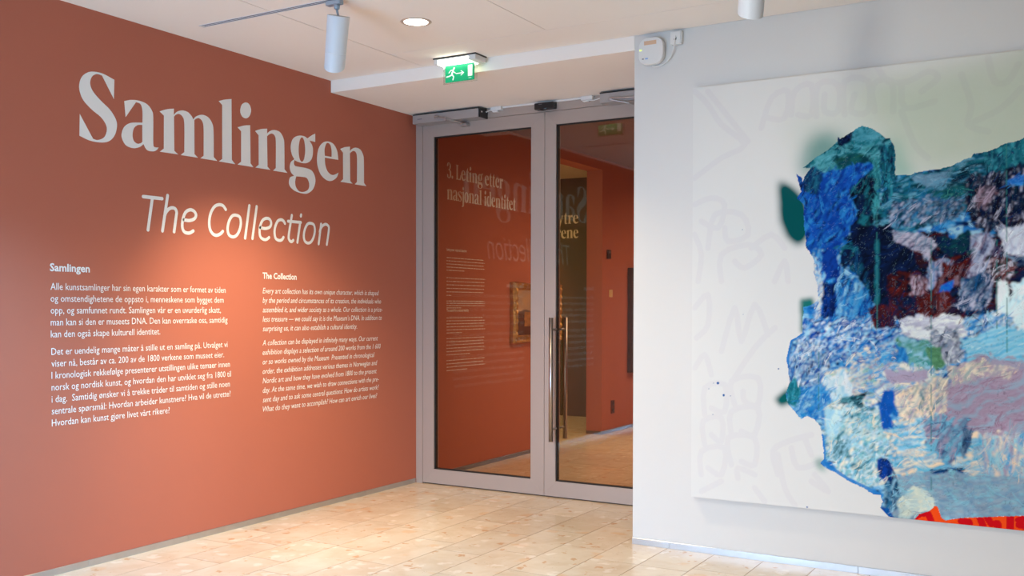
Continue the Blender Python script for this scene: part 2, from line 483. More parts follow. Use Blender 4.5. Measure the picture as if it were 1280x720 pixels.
def door(name, x0, x1, gx0, gx1, handle_x):
    d = struct(empty(name, ((x0+x1)/2, DT/2, 0)))
    x0 += .0015; x1 -= .0015
    gz0, gz1 = .115, 2.607; b0 = .008
    mitred('stile', [(x0, b0), (gx0, gz0), (gx0, gz1), (x0, DH)], d)
    mitred('stile', [(x1, b0), (x1, DH), (gx1, gz1), (gx1, gz0)], d)
    mitred('rail', [(x0, DH), (gx0, gz1), (gx1, gz1), (x1, DH)], d)
    mitred('rail', [(x0, b0), (x1, b0), (gx1, gz0), (gx0, gz0)], d)
    # gasket around the pane
    bm = bmesh.new(); e = .0065
    for X, Z in (((gx0, gx0+e), (gz0, gz1)), ((gx1-e, gx1), (gz0, gz1)), ((gx0, gx1), (gz0, gz0+e)), ((gx0, gx1), (gz1-e, gz1))):
        bm_box(bm, X[0], X[1], .010, .045, Z[0], Z[1])
    bm_obj('gasket', bm, M['rubber'], d)
    box('pane', (gx0+.003, gx1-.003), (.017, .025), (gz0+.003, gz1-.003), M['glass'], d)
    if name == 'door_1' or True:
        box('sweep', (x0+.002, x1-.002), (.02, .045), (.0005, .0075), M['rubber'], d)
    for yy, s in ((-.075, -1), (DT+.075, 1)):
        if not handle_x: continue
        h = tube('door_handle', [(handle_x, yy, .402), (handle_x, yy, 1.262)], .0155, M['steelb'], d, 20)
        for zz in (.487, 1.180):
            yb = 0 if s < 0 else DT
            tube('handle_mount', [(handle_x, yy, zz), (handle_x, yb, zz)], .008, M['steel'], h, 12)
    return d
door('door_1', DX[0], DX[1], .164, .999, None)
door('door_2', DX[1], DX[2], 1.198, 2.058, 1.202)
# threshold strip under the leaves

# ------------------------------------------------------------------ door closers, sensor, junction boxes
def closer(x0, x1, label, arm_x, shoe_x, hidden_right=False):
    t = empty('door_closer', (x0, -.055, 2.694), label, 'door closer', 'door closers above the glass doors')
    box('housing', (x0, x1), (-.112, 0), (2.694, 2.756), M['closer'], t, bev=.002, seg=2)
    box('mounting_plate', (x0-.004, x1+.004), (-.105, 0), (2.756, 2.7645), M['black'], t)
    e = box('end_cap', (x1, x1+.012), (-.108, 0), (2.695, 2.755), M['black'], t, bev=.001)
    tube('screw', [(x1+.012, -.085, 2.735), (x1+.0145, -.085, 2.735)], .006, M['wplast'], t, 10)
    box('badge', (x0+.045, x0+.085), (-.1128, -.112), (2.722, 2.729), M['greyp'], t)
    # scissor arm
    z = 2.717
    tube('spindle', [(arm_x, -.112, 2.727), (arm_x, -.135, 2.724)], .012, M['steel'], t, 14)
    bm = bmesh.new()
    def bar(p, q, w, h):
        p = Vector(p); q = Vector(q); d = (q-p).normalized(); u = d.cross(Vector((0, 0, 1))).normalized(); v = u.cross(d)
        vs = [bm.verts.new(pp+u*a*w/2+v*b*h/2) for pp in (p, q) for a, b in ((-1, -1), (1, -1), (1, 1), (-1, 1))]
        for f in ((0, 1, 2, 3), (7, 6, 5, 4), (0, 4, 5, 1), (1, 5, 6, 2), (2, 6, 7, 3), (3, 7, 4, 0)):
            bm.faces.new([vs[i] for i in f])
    bar((arm_x, -.130, 2.724), (arm_x+.105, -.145, 2.700), .020, .010)
    bm_obj('arm', bm, M['steel'], t)
    bm = bmesh.new()
    bar((arm_x+.100, -.142, 2.698), (shoe_x, -.035, 2.668), .018, .012)
    bm_obj('arm', bm, M['steel'], t)
    box('shoe', (shoe_x-.03, shoe_x+.03), (-.045, 0), (2.655, 2.675), M['steel'], t, bev=.002)
    return t
closer(.05, .628, 'silver door closer above the left glass door, next to the red wall', .272, .455)
t = empty('door_closer', (1.59, -.055, 2.694), 'silver door closer above the right glass door, cut off by the white wall', 'door closer', 'door closers above the glass doors')
box('housing', (1.585, 2.16), (-.112, 0), (2.694, 2.756), M['closer'], t, bev=.002, seg=2)
box('mounting_plate', (1.581, 2.165), (-.105, 0), (2.756, 2.7645), M['black'], t)
tube('spindle', [(1.672, -.112, 2.712), (1.672, -.14, 2.710)], .012, M['steel'], t, 14)
tube('arm', [(1.665, -.14, 2.716), (1.78, -.15, 2.704), (1.95, -.15, 2.698)], .006, M['steel'], t, 8)
tube('arm', [(1.668, -.138, 2.706), (1.80, -.12, 2.672), (1.86, -.04, 2.662)], .006, M['steel'], t, 8)
box('shoe', (1.83, 1.90), (-.045, 0), (2.652, 2.674), M['steel'], t, bev=.002)

t = empty('motion_sensor', (1.127, -.03, 2.70), 'black motion sensor on the frame head above the seam of the glass doors', 'sensor')
bm = bmesh.new(); bm_box(bm, 1.052, 1.204, -.055, 0, 2.712, 2.757, .006, 2)
bm_obj('body', bm, M['black'], t)
vs = []; fs = []
for j in range(7):
    for k in range(12):
        a = math.pi*k/11; b = j/6*math.pi/2
        vs.append((1.127+.034*math.cos(a)*math.cos(b), -.056-.010*math.sin(b), 2.716-.018*math.sin(a)*math.cos(b)))
for j in range(6):
    for k in range(11): fs.append((j*12+k, j*12+k+1, j*12+k+13, j*12+k+12))
mesh_obj('lens', vs, fs, M['black'], t, True)
box('badge', (1.09, 1.115), (-.0558, -.0548), (2.744, 2.7475), M['greyp'], t)

for x0, lab in ((.682, 'white junction box on the frame head beside the left door closer'), (1.404, 'white junction box on the frame head beside the right door closer')):
    t = empty('junction_box', (x0+.045, -.02, 2.74), lab, 'junction box', 'junction boxes on the door head')
    box('body', (x0, x0+.088), (-.034, 0), (2.745, 2.7715), M['wplast'], t, bev=.003, seg=2)
    box('cable_gland', (x0+.01, x0+.055), (-.026, 0), (2.735, 2.746), M['wplast'], t, bev=.002)
    s = -1 if x0 < 1 else 1
    xa = x0 if s < 0 else x0+.088
    tube('cable', [(xa, -.02, 2.755), (xa+s*.02, -.03, 2.745), (xa+s*.035, -.035, 2.738), (xa+s*.045, -.02, 2.748), (xa+s*.045, -.004, 2.758)] if s < 0 else
         [(xa-.03, -.03, 2.742), (xa+.01, -.036, 2.735), (xa+.045, -.034, 2.742), (xa+.08, -.03, 2.752)], .0035, M['wplast'], t, 8)
tag(box('cable_duct', (.771, 1.403), (-.013, 0), (2.759, 2.7715), M['wplast'], bev=.002), 'thin white cable duct running under the soffit above the glass doors', 'cable duct')

# ------------------------------------------------------------------ ceiling fittings
def disc_geo(c, r0, z0, z1, seg=40):
    vs = [(c[0]+r0*math.cos(2*math.pi*k/seg), c[1]+r0*math.sin(2*math.pi*k/seg), z) for z in (z0, z1) for k in range(seg)]
    fs = [tuple(range(seg))[::-1], tuple(range(seg, 2*seg))]+[(k, (k+1) % seg, seg+(k+1) % seg, seg+k) for k in range(seg)]
    return vs, fs
def downlight(c, label):
    t = empty('downlight', (c[0], c[1], ZC), label, 'ceiling light')
    seg = 48; vs = []; fs = []
    prof = [(.083, ZC), (.082, ZC-.003), (.066, ZC-.004), (.064, ZC-.001)]
    for r_, z_ in prof:
        vs += [(c[0]+r_*math.cos(2*math.pi*k/seg), c[1]+r_*math.sin(2*math.pi*k/seg), z_) for k in range(seg)]
    for j in range(3):
        for k in range(seg): fs.append((j*seg+k, j*seg+(k+1) % seg, (j+1)*seg+(k+1) % seg, (j+1)*seg+k))
    mesh_obj('trim_ring', vs, fs, M['ring'], t, True)
    vs, fs = disc_geo(c, .0645, ZC-.0025, ZC-.0005)
    mesh_obj('lens', vs, fs, M['disc'], t)
    return t
downlight((1.310, -1.810), 'round recessed downlight glowing in the white ceiling')

def track(name, x0, x1, y, label):
    t = empty(name, (x0, y, ZC), label, 'lighting track')
    bm = bmesh.new()
    z1 = ZC; z0 = ZC-.0022
    bm_box(bm, x0, x1, y-.0175, y-.0135, z0, z1); bm_box(bm, x0, x1, y+.0135, y+.0175, z0, z1)
    bm_box(bm, x0, x1, y-.003, y+.003, z0, z1)
    bm_obj('rail', bm, M['lampw'], t)
    bm = bmesh.new(); bm_box(bm, x0, x1, y-.0135, y-.003, z1-.0008, z1); bm_box(bm, x0, x1, y+.003, y+.0135, z1-.0008, z1)
    bm_obj('channel', bm, M['black'], t)
    box('end_cap', (x0-.016, x0), (y-.018, y+.018), (z0-.002, z1), M['wplast'], t, bev=.001)
    return t
track('lighting_track', .266, 2.6, -2.322, 'slim grooved lighting track in the ceiling nearest the red wall')

def track_spot(top, axis, L, r_top, r_bot, label, mount, tiltdir):
    """cylinder lamp with an obliquely cut snoot"""
    t = empty('track_spotlight', (mount[0], mount[1], ZC-.006), label, 'spotlight', 'white cylinder spotlights under the ceiling')
    top = Vector(top); ax = Vector(axis).normalized(); td = Vector(tiltdir); td = (td-ax*td.dot(ax)).normalized()
    v = ax.cross(td).normalized(); seg = 48
    def ring(d, r_, cut=0.0):
        out = []
        for k in range(seg):
            a = 2*math.pi*k/seg
            q = math.cos(a)
            out.append(tuple(top+ax*(d+cut*math.sqrt(max(0, (1+q)/2)))+(td*q+v*math.sin(a))*r_))
        return out
    ls = L*.66
    rs = [ring(.001, r_top*.94), ring(0, r_top*.985), ring(.003, r_top), ring(ls-.001, r_top+(r_bot-r_top)*.7), ring(ls, r_top+(r_bot-r_top)*.7-.0015)]
    vs = [p for q in rs for p in q]; fs = []
    mesh_obj('end_plate', ring(0, r_top*.985), [tuple(range(seg))[::-1]], M['lampcap'], t)
    for j in range(len(rs)-1):
        for k in range(seg): fs.append((j*seg+k, j*seg+(k+1) % seg, (j+1)*seg+(k+1) % seg, (j+1)*seg+k))
    mesh_obj('housing', vs, fs, M['lampw'], t, False)
    rm = r_top+(r_bot-r_top)*.7
    rs = [ring(ls+.0005, rm-.0012), ring(ls+.0015, rm), ring(L-.088, r_bot, .088), ring(L-.088, r_bot-.003, .088), ring(ls+.02, r_bot-.004)]
    vs = [p for q in rs for p in q]; fs = []
    for j in range(len(rs)-1):
        for k in range(seg): fs.append((j*seg+k, j*seg+(k+1) % seg, (j+1)*seg+(k+1) % seg, (j+1)*seg+k))
    mesh_obj('snoot', vs, fs, M['lampw'], t, False)
    vs = ring(ls+.022, r_bot-.005); mesh_obj('lens', vs+[tuple(top+ax*(ls+.022))], [(k, (k+1) % seg, seg) for k in range(seg)], M['disc2'], t)
    m0 = Vector((mount[0], mount[1], ZC-.006))
    box('adaptor', (m0.x-.06, m0.x+.03), (m0.y-.016, m0.y+.016), (ZC-.028, ZC-.006), M['lampg'], t, bev=.002)
    tube('swivel', [tuple(m0-Vector((0, 0, .02))), tuple(m0-Vector((0, 0, .042))), tuple(m0-Vector((0, 0, .045)))], [.016, .014, .009], M['lampg'], t, 16)
    tube('stem', [tuple(m0-Vector((0, 0, .045))), tuple(top+ax*.004)], .006, M['lampg'], t, 10)
    return t
M['lampcap'] = mat('grey lamp end plate', (.60, .58, .57), .5)
M['disc2'] = mat('spotlight lens', (.9, .9, .9), .3, emit=(1, .9, .78), estr=2.0)
top1 = Vector((1.205, -2.315, 2.772))
track_spot(top1, (-.265, .19, -.92), .272, .0555, .051, 'white cylinder spotlight hanging from the ceiling track near the red wall', (1.200, -2.322), (.505, -.863, 0))
track_spot(Vector((3.235, -2.13, 2.775)), (-.12, .16, -.95), .262, .055, .052, 'white spotlight tip at the top edge above the white wall', (3.235, -2.16), (.505, -.863, 0))
tr2 = track('lighting_track', 2.9, 6.5, -2.16, 'lighting track in the ceiling in front of the white wall')

# exit sign
t = empty('exit_sign', (1.1, -1.055, ZC), 'lit green exit sign with running man and arrow under the ceiling', 'exit sign')
box('gasket', (.936, 1.246), (-1.119, -.991), (ZC-.007, ZC), M['black'], t, bev=.001)
box('housing', (.94, 1.242), (-1.115, -.995), (ZC-.038, ZC-.007), M['wplast'], t, bev=.003, seg=2)
box('diffuser', (.965, 1.195), (-1.1165, -1.005), (ZC-.044, ZC-.012), M['diff'], t, bev=.006, seg=2)
box('clear_plate', (.984, 1.226), (-1.073, -1.067), (2.697, ZC-.036), M['acryl'], t)
box('sign_face', (.998, 1.204), (-1.0745, -1.0735), (2.707, ZC-.045), M['green'], t)
box('sign_face', (.998, 1.204), (-1.0665, -1.0655), (2.707, ZC-.045), M['green'], t)
SX0, SZ0, SW, SH = .998, 2.707, .206, .101
man = [([(.315, .80), (.315, .805)], .055), ([(.28, .70), (.235, .45)], .050), ([(.30, .72), (.20, .70), (.13, .56)], .024), ([(.27, .66), (.33, .55), (.37, .50)], .024),
       ([(.235, .42), (.15, .36), (.05, .33)], .034), ([(.25, .42), (.30, .30), (.275, .12)], .036),
       ([(.40, .47), (.62, .47)], .026), ([(.56, .60), (.66, .47), (.56, .34)], .024)]
for yy in (-1.0747, -1.0653):
    parts = []
    for pp, r_ in man:
        parts.append(stroke_geo([(SX0+a*SW, SZ0+b*SH) for a, b in pp], r_*SH*1.15))
    parts.append(([(SX0+a*SW, SZ0+b*SH, 0) for a, b in ((.80, .22), (.955, .22), (.955, .88), (.80, .88))], [(0, 1, 2, 3)]))
    parts.append(([(SX0+a*SW, SZ0+b*SH, 0) for a, b in ((.82, .10), (.92, .10), (.92, .125), (.82, .125))], [(0, 1, 2, 3)]))
    V, F = merge(parts)
    mesh_obj('pictogram', to_facing_wall(V, yy), F, M['signw'], t)

# wireless box and socket on the white wall
t = empty('wireless_access_point', (2.318, YW, 2.675), 'rounded white wireless box on the white wall just below the ceiling', 'router')
def rrect(cx, cz, w, h, r_, n=8):
    out = []
    for qx, qz, a0 in ((1, 1, 0), (-1, 1, 90), (-1, -1, 180), (1, -1, 270)):
        for k in range(n+1):
            a = R(a0+90*k/n)
            out.append((cx+qx*(w/2-r_)+r_*math.cos(a), cz+qz*(h/2-r_)+r_*math.sin(a)))
    return out
def slab(name, outl, y0, y1, m, parent, inset=.0):
    n = len(outl); cx = sum(p[0] for p in outl)/n; cz = sum(p[1] for p in outl)/n
    def sc(p, s): return (cx+(p[0]-cx)*s, cz+(p[1]-cz)*s)
    rings = [(1, y1), (1, y0+inset), (1-inset*6, y0)] if inset else [(1, y1), (1, y0)]
    vs = []; fs = []
    for s, y in rings:
        vs += [(sc(p, s)[0], y, sc(p, s)[1]) for p in outl]
    for j in range(len(rings)-1):
        for k in range(n): fs.append((j*n+k, j*n+(k+1) % n, (j+1)*n+(k+1) % n, (j+1)*n+k))
    fs.append(tuple(range(n))[::-1]); fs.append(tuple(range((len(rings)-1)*n, len(rings)*n)))
    return mesh_obj(name, vs, fs, m, parent)
slab('body', rrect(2.318, 2.748, .146, .148, .050), YW-.038, YW-.010, M['wplast'], t, .006)
slab('base', rrect(2.320, 2.748, .110, .11, .03), YW-.010, YW, M['wplast'], t)
box('sticker', (2.279, 2.351), (YW-.0386, YW-.0380), (2.782, 2.804), M['beige'], t)
box('status_light', (2.252, 2.265), (YW-.0386, YW-.0380), (2.753, 2.760), M['led'], t)
box('print', (2.267, 2.278), (YW-.0386, YW-.0380), (2.704, 2.711), M['greyp'], t)
box('print', (2.285, 2.302), (YW-.0386, YW-.0380), (2.704, 2.711), M['bluep'], t)
t = empty('network_socket', (2.460, YW, 2.772), 'small square white wall socket right of the wireless box', 'socket')
box('body', (2.430, 2.492), (YW-.026, YW), (2.768, 2.838), M['wplast'], t, bev=.002)
box('cover', (2.429, 2.486), (YW-.029, YW-.026), (2.770, 2.836), M['wplast'], t, bev=.001)
box('port', (2.450, 2.464), (YW-.0297, YW-.0289), (2.792, 2.805), M['black'], t)
box('plug', (2.452, 2.462), (YW-.036, YW-.0297), (2.798, 2.812), M['wplast'], t)
cab = [(2.441, -.034, 2.794), (2.440, -.034, 2.778), (2.434, -.030, 2.750), (2.424, -.026, 2.722), (2.410, -.022, 2.698), (2.392, -.020, 2.678), (2.368, -.020, 2.664), (2.340, -.021, 2.658), (2.316, -.022, 2.657), (2.306, -.024, 2.661)]
tag(tube('network_cable', [(a, YW+b, c) for a, b, c in [(q[0]+.016, q[1], q[2]+.004) for q in cab]], .0032, M['wplast'], None, 8),
    'thin white cable looping from the socket to the underside of the wireless box', 'cable')

# ------------------------------------------------------------------ lettering
GLYPHS = {
 'S': (225, [[(211,336,1),(207,234,1),(135,343,1),(104,344,0),(76,326,0),(65,290,0),(80,253,0),(127,213,0),(183,175,0),(218,132,0),(225,95,0),(211,47,0),(178,12,0),(130,-3,0),(61,-3,0),(0,13,1),(3,124,1),(80,9,1),(108,7,0),(145,26,0),(162,63,0),(156,95,0),(126,128,0),(75,156,0),(25,195,0),(4,235,0),(1,271,0),(15,311,0),(47,340,0),(85,353,0),(141,354,0)]]),
 'a': (240, [[(17,236,1),(60,250,0),(111,255,0),(163,246,0),(196,217,0),(205,179,0),(204,41,0),(214,21,0),(240,22,1),(225,5,0),(199,-5,0),(161,-2,0),(139,26,1),(114,7,0),(72,-5,0),(26,4,0),(2,35,0),(0,65,0),(18,102,0),(59,128,0),(133,141,1),(133,206,0),(120,239,0),(92,243,1),(25,152,1)],[(132,128,1),(101,122,0),(77,100,0),(69,64,0),(77,35,0),(100,23,0),(123,30,0),(132,39,1)]]),
 'm': (416, [[(0,221,1),(50,241,0),(99,253,1),(98,218,1),(120,239,0),(158,253,0),(196,251,0),(225,233,0),(237,216,1),(259,237,0),(303,253,0),(348,246,0),(378,216,0),(388,171,0),(389,22,1),(416,2,1),(287,1,1),(312,19,1),(313,171,0),(303,215,0),(278,229,0),(254,220,0),(245,212,1),(245,20,1),(271,2,1),(145,1,1),(171,21,1),(172,179,0),(160,218,0),(134,229,0),(110,219,0),(100,207,1),(101,19,1),(128,2,1),(0,0,1),(28,21,1),(30,202,1)]]),
 'l': (130, [[(1,354,1),(48,371,0),(102,384,1),(103,23,1),(130,1,1),(0,1,1),(27,19,1),(28,335,1)]]),
 'i': (131, [[(1,224,1),(55,243,0),(105,253,1),(107,22,1),(131,1,1),(0,1,1),(29,22,1),(30,204,1)],[(113,344,0),(109,325,0),(99,307,0),(85,294,0),(68,288,0),(50,289,0),(36,297,0),(26,311,0),(23,328,0),(27,347,0),(36,365,0),(51,377,0),(68,384,0),(85,384,0),(100,376,0),(109,362,0)]]),
 'n': (283, [[(0,224,1),(49,243,0),(104,254,1),(103,224,1),(129,244,0),(170,256,0),(217,249,0),(247,217,0),(255,172,0),(256,21,1),(283,1,1),(154,0,1),(178,20,1),(179,178,0),(170,219,0),(146,230,0),(121,221,0),(103,207,1),(106,19,1),(131,2,1),(2,1,1),(30,22,1),(30,202,1)]]),
 'g': (250, [[(175,248,1),(214,273,0),(250,290,1),(250,235,1),(194,236,1),(220,209,0),(228,175,0),(220,130,0),(194,99,0),(149,82,0),(87,83,0),(53,91,1),(47,69,0),(58,55,0),(87,53,0),(156,53,0),(213,44,0),(245,11,0),(250,-32,0),(226,-79,0),(181,-108,0),(136,-116,0),(61,-108,0),(12,-84,0),(0,-55,0),(12,-24,0),(49,-10,1),(21,7,0),(8,39,0),(19,74,0),(51,96,1),(29,122,0),(17,167,0),(29,212,0),(56,239,0),(100,255,0),(144,257,0)],[(122,247,0),(143,228,0),(153,171,0),(143,112,0),(122,89,0),(100,106,0),(91,162,0),(101,222,0)],[(68,-12,1),(118,-9,0),(168,-12,0),(190,-47,0),(181,-83,0),(142,-103,0),(98,-105,0),(67,-82,0),(58,-49,0)]]),
 'e': (216, [[(215,147,1),(77,144,1),(83,94,0),(110,53,0),(157,38,0),(216,61,1),(198,27,0),(150,-1,0),(96,-4,0),(36,27,0),(4,84,0),(0,141,0),(17,200,0),(57,241,0),(110,257,0),(164,248,0),(202,208,0)],[(77,157,1),(75,200,0),(90,237,0),(110,247,0),(134,235,0),(145,200,0),(145,158,1)]]),
}
STROKES = [
 (0,[(-2.5042,1.9286),(-2.3779,1.9294)]),
 (0,[(-2.4436,1.929),(-2.4741,1.7508)]),
 (0,[(-2.3401,1.9505),(-2.3767,1.7519)]),
 (0,[(-2.3625,1.8334),(-2.3521,1.8563),(-2.3307,1.8775),(-2.3064,1.8851),(-2.2872,1.8803),(-2.2785,1.8624),(-2.2816,1.8398),(-2.2967,1.7526)]),
 (0,[(-2.2256,1.8245),(-2.1866,1.8237),(-2.1502,1.837),(-2.1391,1.8607),(-2.156,1.8806),(-2.1833,1.8845),(-2.2134,1.8688),(-2.2315,1.8344),(-2.2388,1.7963),(-2.2336,1.7685),(-2.217,1.7541),(-2.187,1.7528),(-2.1597,1.7664)]),
 (0,[(-1.913,1.9095),(-1.9325,1.9289),(-1.9616,1.9337),(-1.997,1.9208),(-2.0257,1.8844),(-2.0399,1.8349),(-2.0357,1.7868),(-2.0137,1.7592),(-1.985,1.7523),(-1.956,1.7629),(-1.9365,1.7789)]),
 (1,[(-1.1793,1.8824),(-1.1439,1.8744),(-1.1338,1.8403),(-1.1442,1.7969),(-1.1679,1.7634),(-1.1992,1.751),(-1.2302,1.7625),(-1.2401,1.7962),(-1.2299,1.8391),(-1.2066,1.8725)]),
 (1,[(-1.838,1.8824),(-1.8026,1.8744),(-1.7925,1.8403),(-1.8029,1.7969),(-1.8266,1.7634),(-1.8579,1.751),(-1.8889,1.7625),(-1.8988,1.7962),(-1.8886,1.8391),(-1.8653,1.8725)]),
 (0,[(-1.7221,1.9495),(-1.7579,1.75)]),
 (0,[(-1.661,1.949),(-1.6973,1.7512)]),
 (0,[(-1.6298,1.8218),(-1.5867,1.8198),(-1.5479,1.8325),(-1.5371,1.8586),(-1.5512,1.8793),(-1.5794,1.8832),(-1.6109,1.8682),(-1.6319,1.8316),(-1.6369,1.7913),(-1.6287,1.7643),(-1.6044,1.7518),(-1.5799,1.7522),(-1.5552,1.7663)]),
 (0,[(-1.4144,1.8636),(-1.429,1.8795),(-1.4508,1.8845),(-1.4798,1.8731),(-1.5016,1.8358),(-1.5074,1.7998),(-1.4982,1.7647),(-1.4695,1.7532),(-1.444,1.7577),(-1.4279,1.7752)]),
 (0,[(-1.3512,1.9202),(-1.3799,1.7926),(-1.3756,1.7618),(-1.3555,1.751),(-1.339,1.7614)]),
 (0,[(-1.3863,1.8801),(-1.2682,1.8811)]),
 (0,[(-1.2736,1.8807),(-1.3006,1.7505)]),
 (0,[(-1.265,1.9303),(-1.2681,1.9216)]),
 (0,[(-1.0722,1.8849),(-1.0966,1.7514)]),
 (0,[(-1.086,1.8328),(-1.0763,1.855),(-1.0561,1.8753),(-1.0276,1.8865),(-1.0032,1.8791),(-0.995,1.8551),(-1.0158,1.7516)]),
]

def ellp(cx, cy, rx, ry, n=14): return [(cx+rx*math.cos(2*math.pi*k/n), cy+ry*math.sin(2*math.pi*k/n)) for k in range(n)]
GLYPHS['t'] = (155, [[(0,238,1),(40,262),(90,340,1),(105,340,1),(105,256,1),(155,256,1),(155,236,1),(105,236,1),(105,60),(112,28),(130,22),(155,40,1),(140,5),(100,-6),(60,0),(40,30),(38,70,1),(38,236,1),(0,236,1)]])
GLYPHS['r'] = (190, [[(0,236,1),(50,256),(100,258,1),(100,215,1),(115,245),(150,262),(190,256,1),(190,180,1),(165,190),(125,200),(104,180,1),(104,24,1),(140,0,1),(0,0,1),(30,24,1),(30,215,1)]])
GLYPHS['o'] = (210, [ellp(105,128,105,136), ellp(105,128,38,112)])
GLYPHS['d'] = (240, [[(238,0,1),(165,-4,1),(165,25,1),(130,0),(90,-8),(35,20),(5,80),(0,128),(8,190),(40,245),(90,264),(130,255),(163,225,1),(163,350,1),(135,368,1),(180,380),(228,384,1),(228,24,1)],[(160,210),(125,238),(85,200),(75,128),(85,55),(125,18),(160,50)]])
GLYPHS['L'] = (250, [[(0,360,1),(150,360,1),(110,335,1),(110,22,1),(190,30),(235,130,1),(250,130,1),(245,0,1),(0,0,1),(38,25,1),(38,335,1)]])
GLYPHS['j'] = (110, [[(0,236,1),(50,256),(100,258,1),(100,-50),(80,-110),(30,-130),(-20,-118,1),(15,-95),(30,-50),(30,215,1)], ellp(65,330,38,42)])
GLYPHS['y'] = (230, [[(0,256,1),(110,256,1),(88,232,1),(135,90,1),(180,232,1),(155,256,1),(230,256,1),(205,232,1),(120,-40),(90,-110),(40,-130),(0,-110),(10,-70),(50,-70),(85,-50),(98,0,1),(22,232,1)]])
GLYPHS['3'] = (200, [[(0,300),(20,350),(80,376),(150,355),(180,300),(165,235),(125,205,1),(175,180),(200,110),(175,30),(100,-8),(25,10),(0,60),(25,90),(50,70),(60,20,1),(100,12),(130,60),(132,120),(110,180),(60,192,1),(60,208,1),(105,225),(120,290),(110,345),(80,360),(55,340,1),(55,300),(30,280)]])
GLYPHS['.'] = (76, [ellp(38,34,36,38)])
sw, sc_ = GLYPHS['S']
GLYPHS['s'] = (int(sw*.78), [[(p[0]*.78, p[1]*.70)+tuple(p[2:]) for p in c] for c in sc_])
GGEO = {}
def glyph(ch):
    if ch not in GGEO:
        GGEO[ch] = fill_contours([crv(c, True, 5) for c in GLYPHS[ch][1]])
    return GGEO[ch]
def serif_line(text, u0, v0, scale, width=None):
    pen = 0; items = []
    for ch in text:
        if ch == ' ': pen += 110; continue
        items.append((ch, pen)); pen += GLYPHS[ch][0]+14
    sx = (width/(pen-14)) if width else scale/1000
    out = []
    for ch, p in items:
        vs, fs = glyph(ch)
        out.append(([(u0+(p+v[0])*sx, v0+v[1]*scale/1000, 0) for v in vs], fs))
    return out

LX = {'S': -2.894, 'a': -2.640, 'm': -2.393, 'l': -1.966, 'i': -1.818, 'n': -1.673, 'g': -1.378, 'e': -1.111}
BL = 2.1854
tt = empty('wall_title', (0, -1.75, BL), 'large white serif lettering reading Samlingen on the red wall', 'wall lettering')
for ch in 'Samlinge':
    vs, fs = glyph(ch)
    mesh_obj('letter', to_left_wall([(LX[ch]+v[0]/1000, BL+v[1]/1000) for v in vs]), fs, M['vinyl'], tt)
vs, fs = glyph('n')
mesh_obj('letter', to_left_wall([(-.8776+v[0]/1000, BL+v[1]/1000) for v in vs]), fs, M['vinyl'], tt)

ts = empty('wall_subtitle', (0, -1.75, 1.75), 'thin white slanted lettering reading The Collection under the large title', 'wall lettering')
groups = [[0, 1], [2, 3], [4], [5], [6], [7], [8], [9], [10], [11], [12, 13, 14, 15], [16, 17]]
gi = {0: [0, 1], 1: [2, 3], 2: [4], 3: [5], 4: [7], 5: [8], 6: [9], 7: [10], 8: [11], 9: [12, 13], 10: [14, 15], 11: [6], 12: [16, 17]}
for k, idx in gi.items():
    parts = []
    for i in idx:
        cl, pp = STROKES[i]; zz = .0002*len(parts)
        c = crv([(a, b) for a, b in pp], bool(cl), 6) if len(pp) > 2 else pp
        parts.append(stroke_geo(c, .0096 if i != 15 else .0100, bool(cl), zz))
    V, F = merge(parts)
    mesh_obj('letter', [(.0012+v[2], v[0], v[1]) for v in V], F, M['vinyl'], ts)

def sans(text, size, width, shear=0.0, weight=0.0, res=2):
    cu = bpy.data.curves.new('tmp', 'FONT'); cu.body = text; cu.size = size; cu.shear = shear
    cu.offset = weight; cu.resolution_u = res
    ob = bpy.data.objects.new('tmp', cu); COL.objects.link(ob)
    bpy.context.view_layer.update()
    me = ob.to_mesh()
    n = len(me.vertices); co = np.empty(n*3); me.vertices.foreach_get('co', co); co = co.reshape(-1, 3)
    fs = [tuple(p.vertices) for p in me.polygons]
    ob.to_mesh_clear(); bpy.data.objects.remove(ob); bpy.data.curves.remove(cu)
    x0 = co[:, 0].min(); w = co[:, 0].max()-x0
    k = width/w if width else .82
    return [((c[0]-x0)*k, c[1], 0) for c in co], fs
def text_block(name, parent, lines, u0, vb, ends, size, shear=0, weight=0):
    for s, v, e in zip(lines, vb, ends):
        vs, fs = sans(s, size, (e-u0) if e is not None else None, shear, weight)
        mesh_obj(name, to_left_wall([(u0+a[0], v+a[1]) for a in vs]), fs, M['vinyl'], parent)

n1 = ['Alle kunstsamlinger har sin egen karakter som er formet av tiden', 'og omstendighetene de oppsto i, menneskene som bygget dem',
      'opp, og samfunnet rundt. Samlingen v\u00e5r er en uvurderlig skatt,', 'man kan si den er museets DNA. Den kan overraske oss, samtidig', 'kan den ogs\u00e5 skape kulturell identitet.']
n2 = ['Det er uendelig mange m\u00e5ter \u00e5 stille ut en samling p\u00e5. Utvalget vi', 'viser n\u00e5, best\u00e5r av ca. 200 av de 1800 verkene som museet eier.',
      'I kronologisk rekkef\u00f8lge presenterer utstillingen ulike temaer innen', 'norsk og nordisk kunst, og hvordan den har utviklet seg fra 1800 til',
      'i dag.  Samtidig \u00f8nsker vi \u00e5 trekke tr\u00e5der til samtiden og stille noen', 'sentrale sp\u00f8rsm\u00e5l: Hvordan arbeider kunstnere? Hva vil de utrette?', 'Hvordan kan kunst gj\u00f8re livet v\u00e5rt rikere?']
e1 = [-1.916, -1.932, -1.954, -1.902, -2.395]; e2 = [-1.903, -1.93, -1.885, -1.876, -1.886, -1.88, -2.333]
v1 = [1.4165-.0588*k for k in range(5)]; v2 = [1.0945-.0589*k for k in range(7)]
tb = empty('wall_text', (0, -2.5, .74), 'left column of white Norwegian text with bold heading Samlingen on the red wall', 'wall text', 'columns of white text on the red wall')
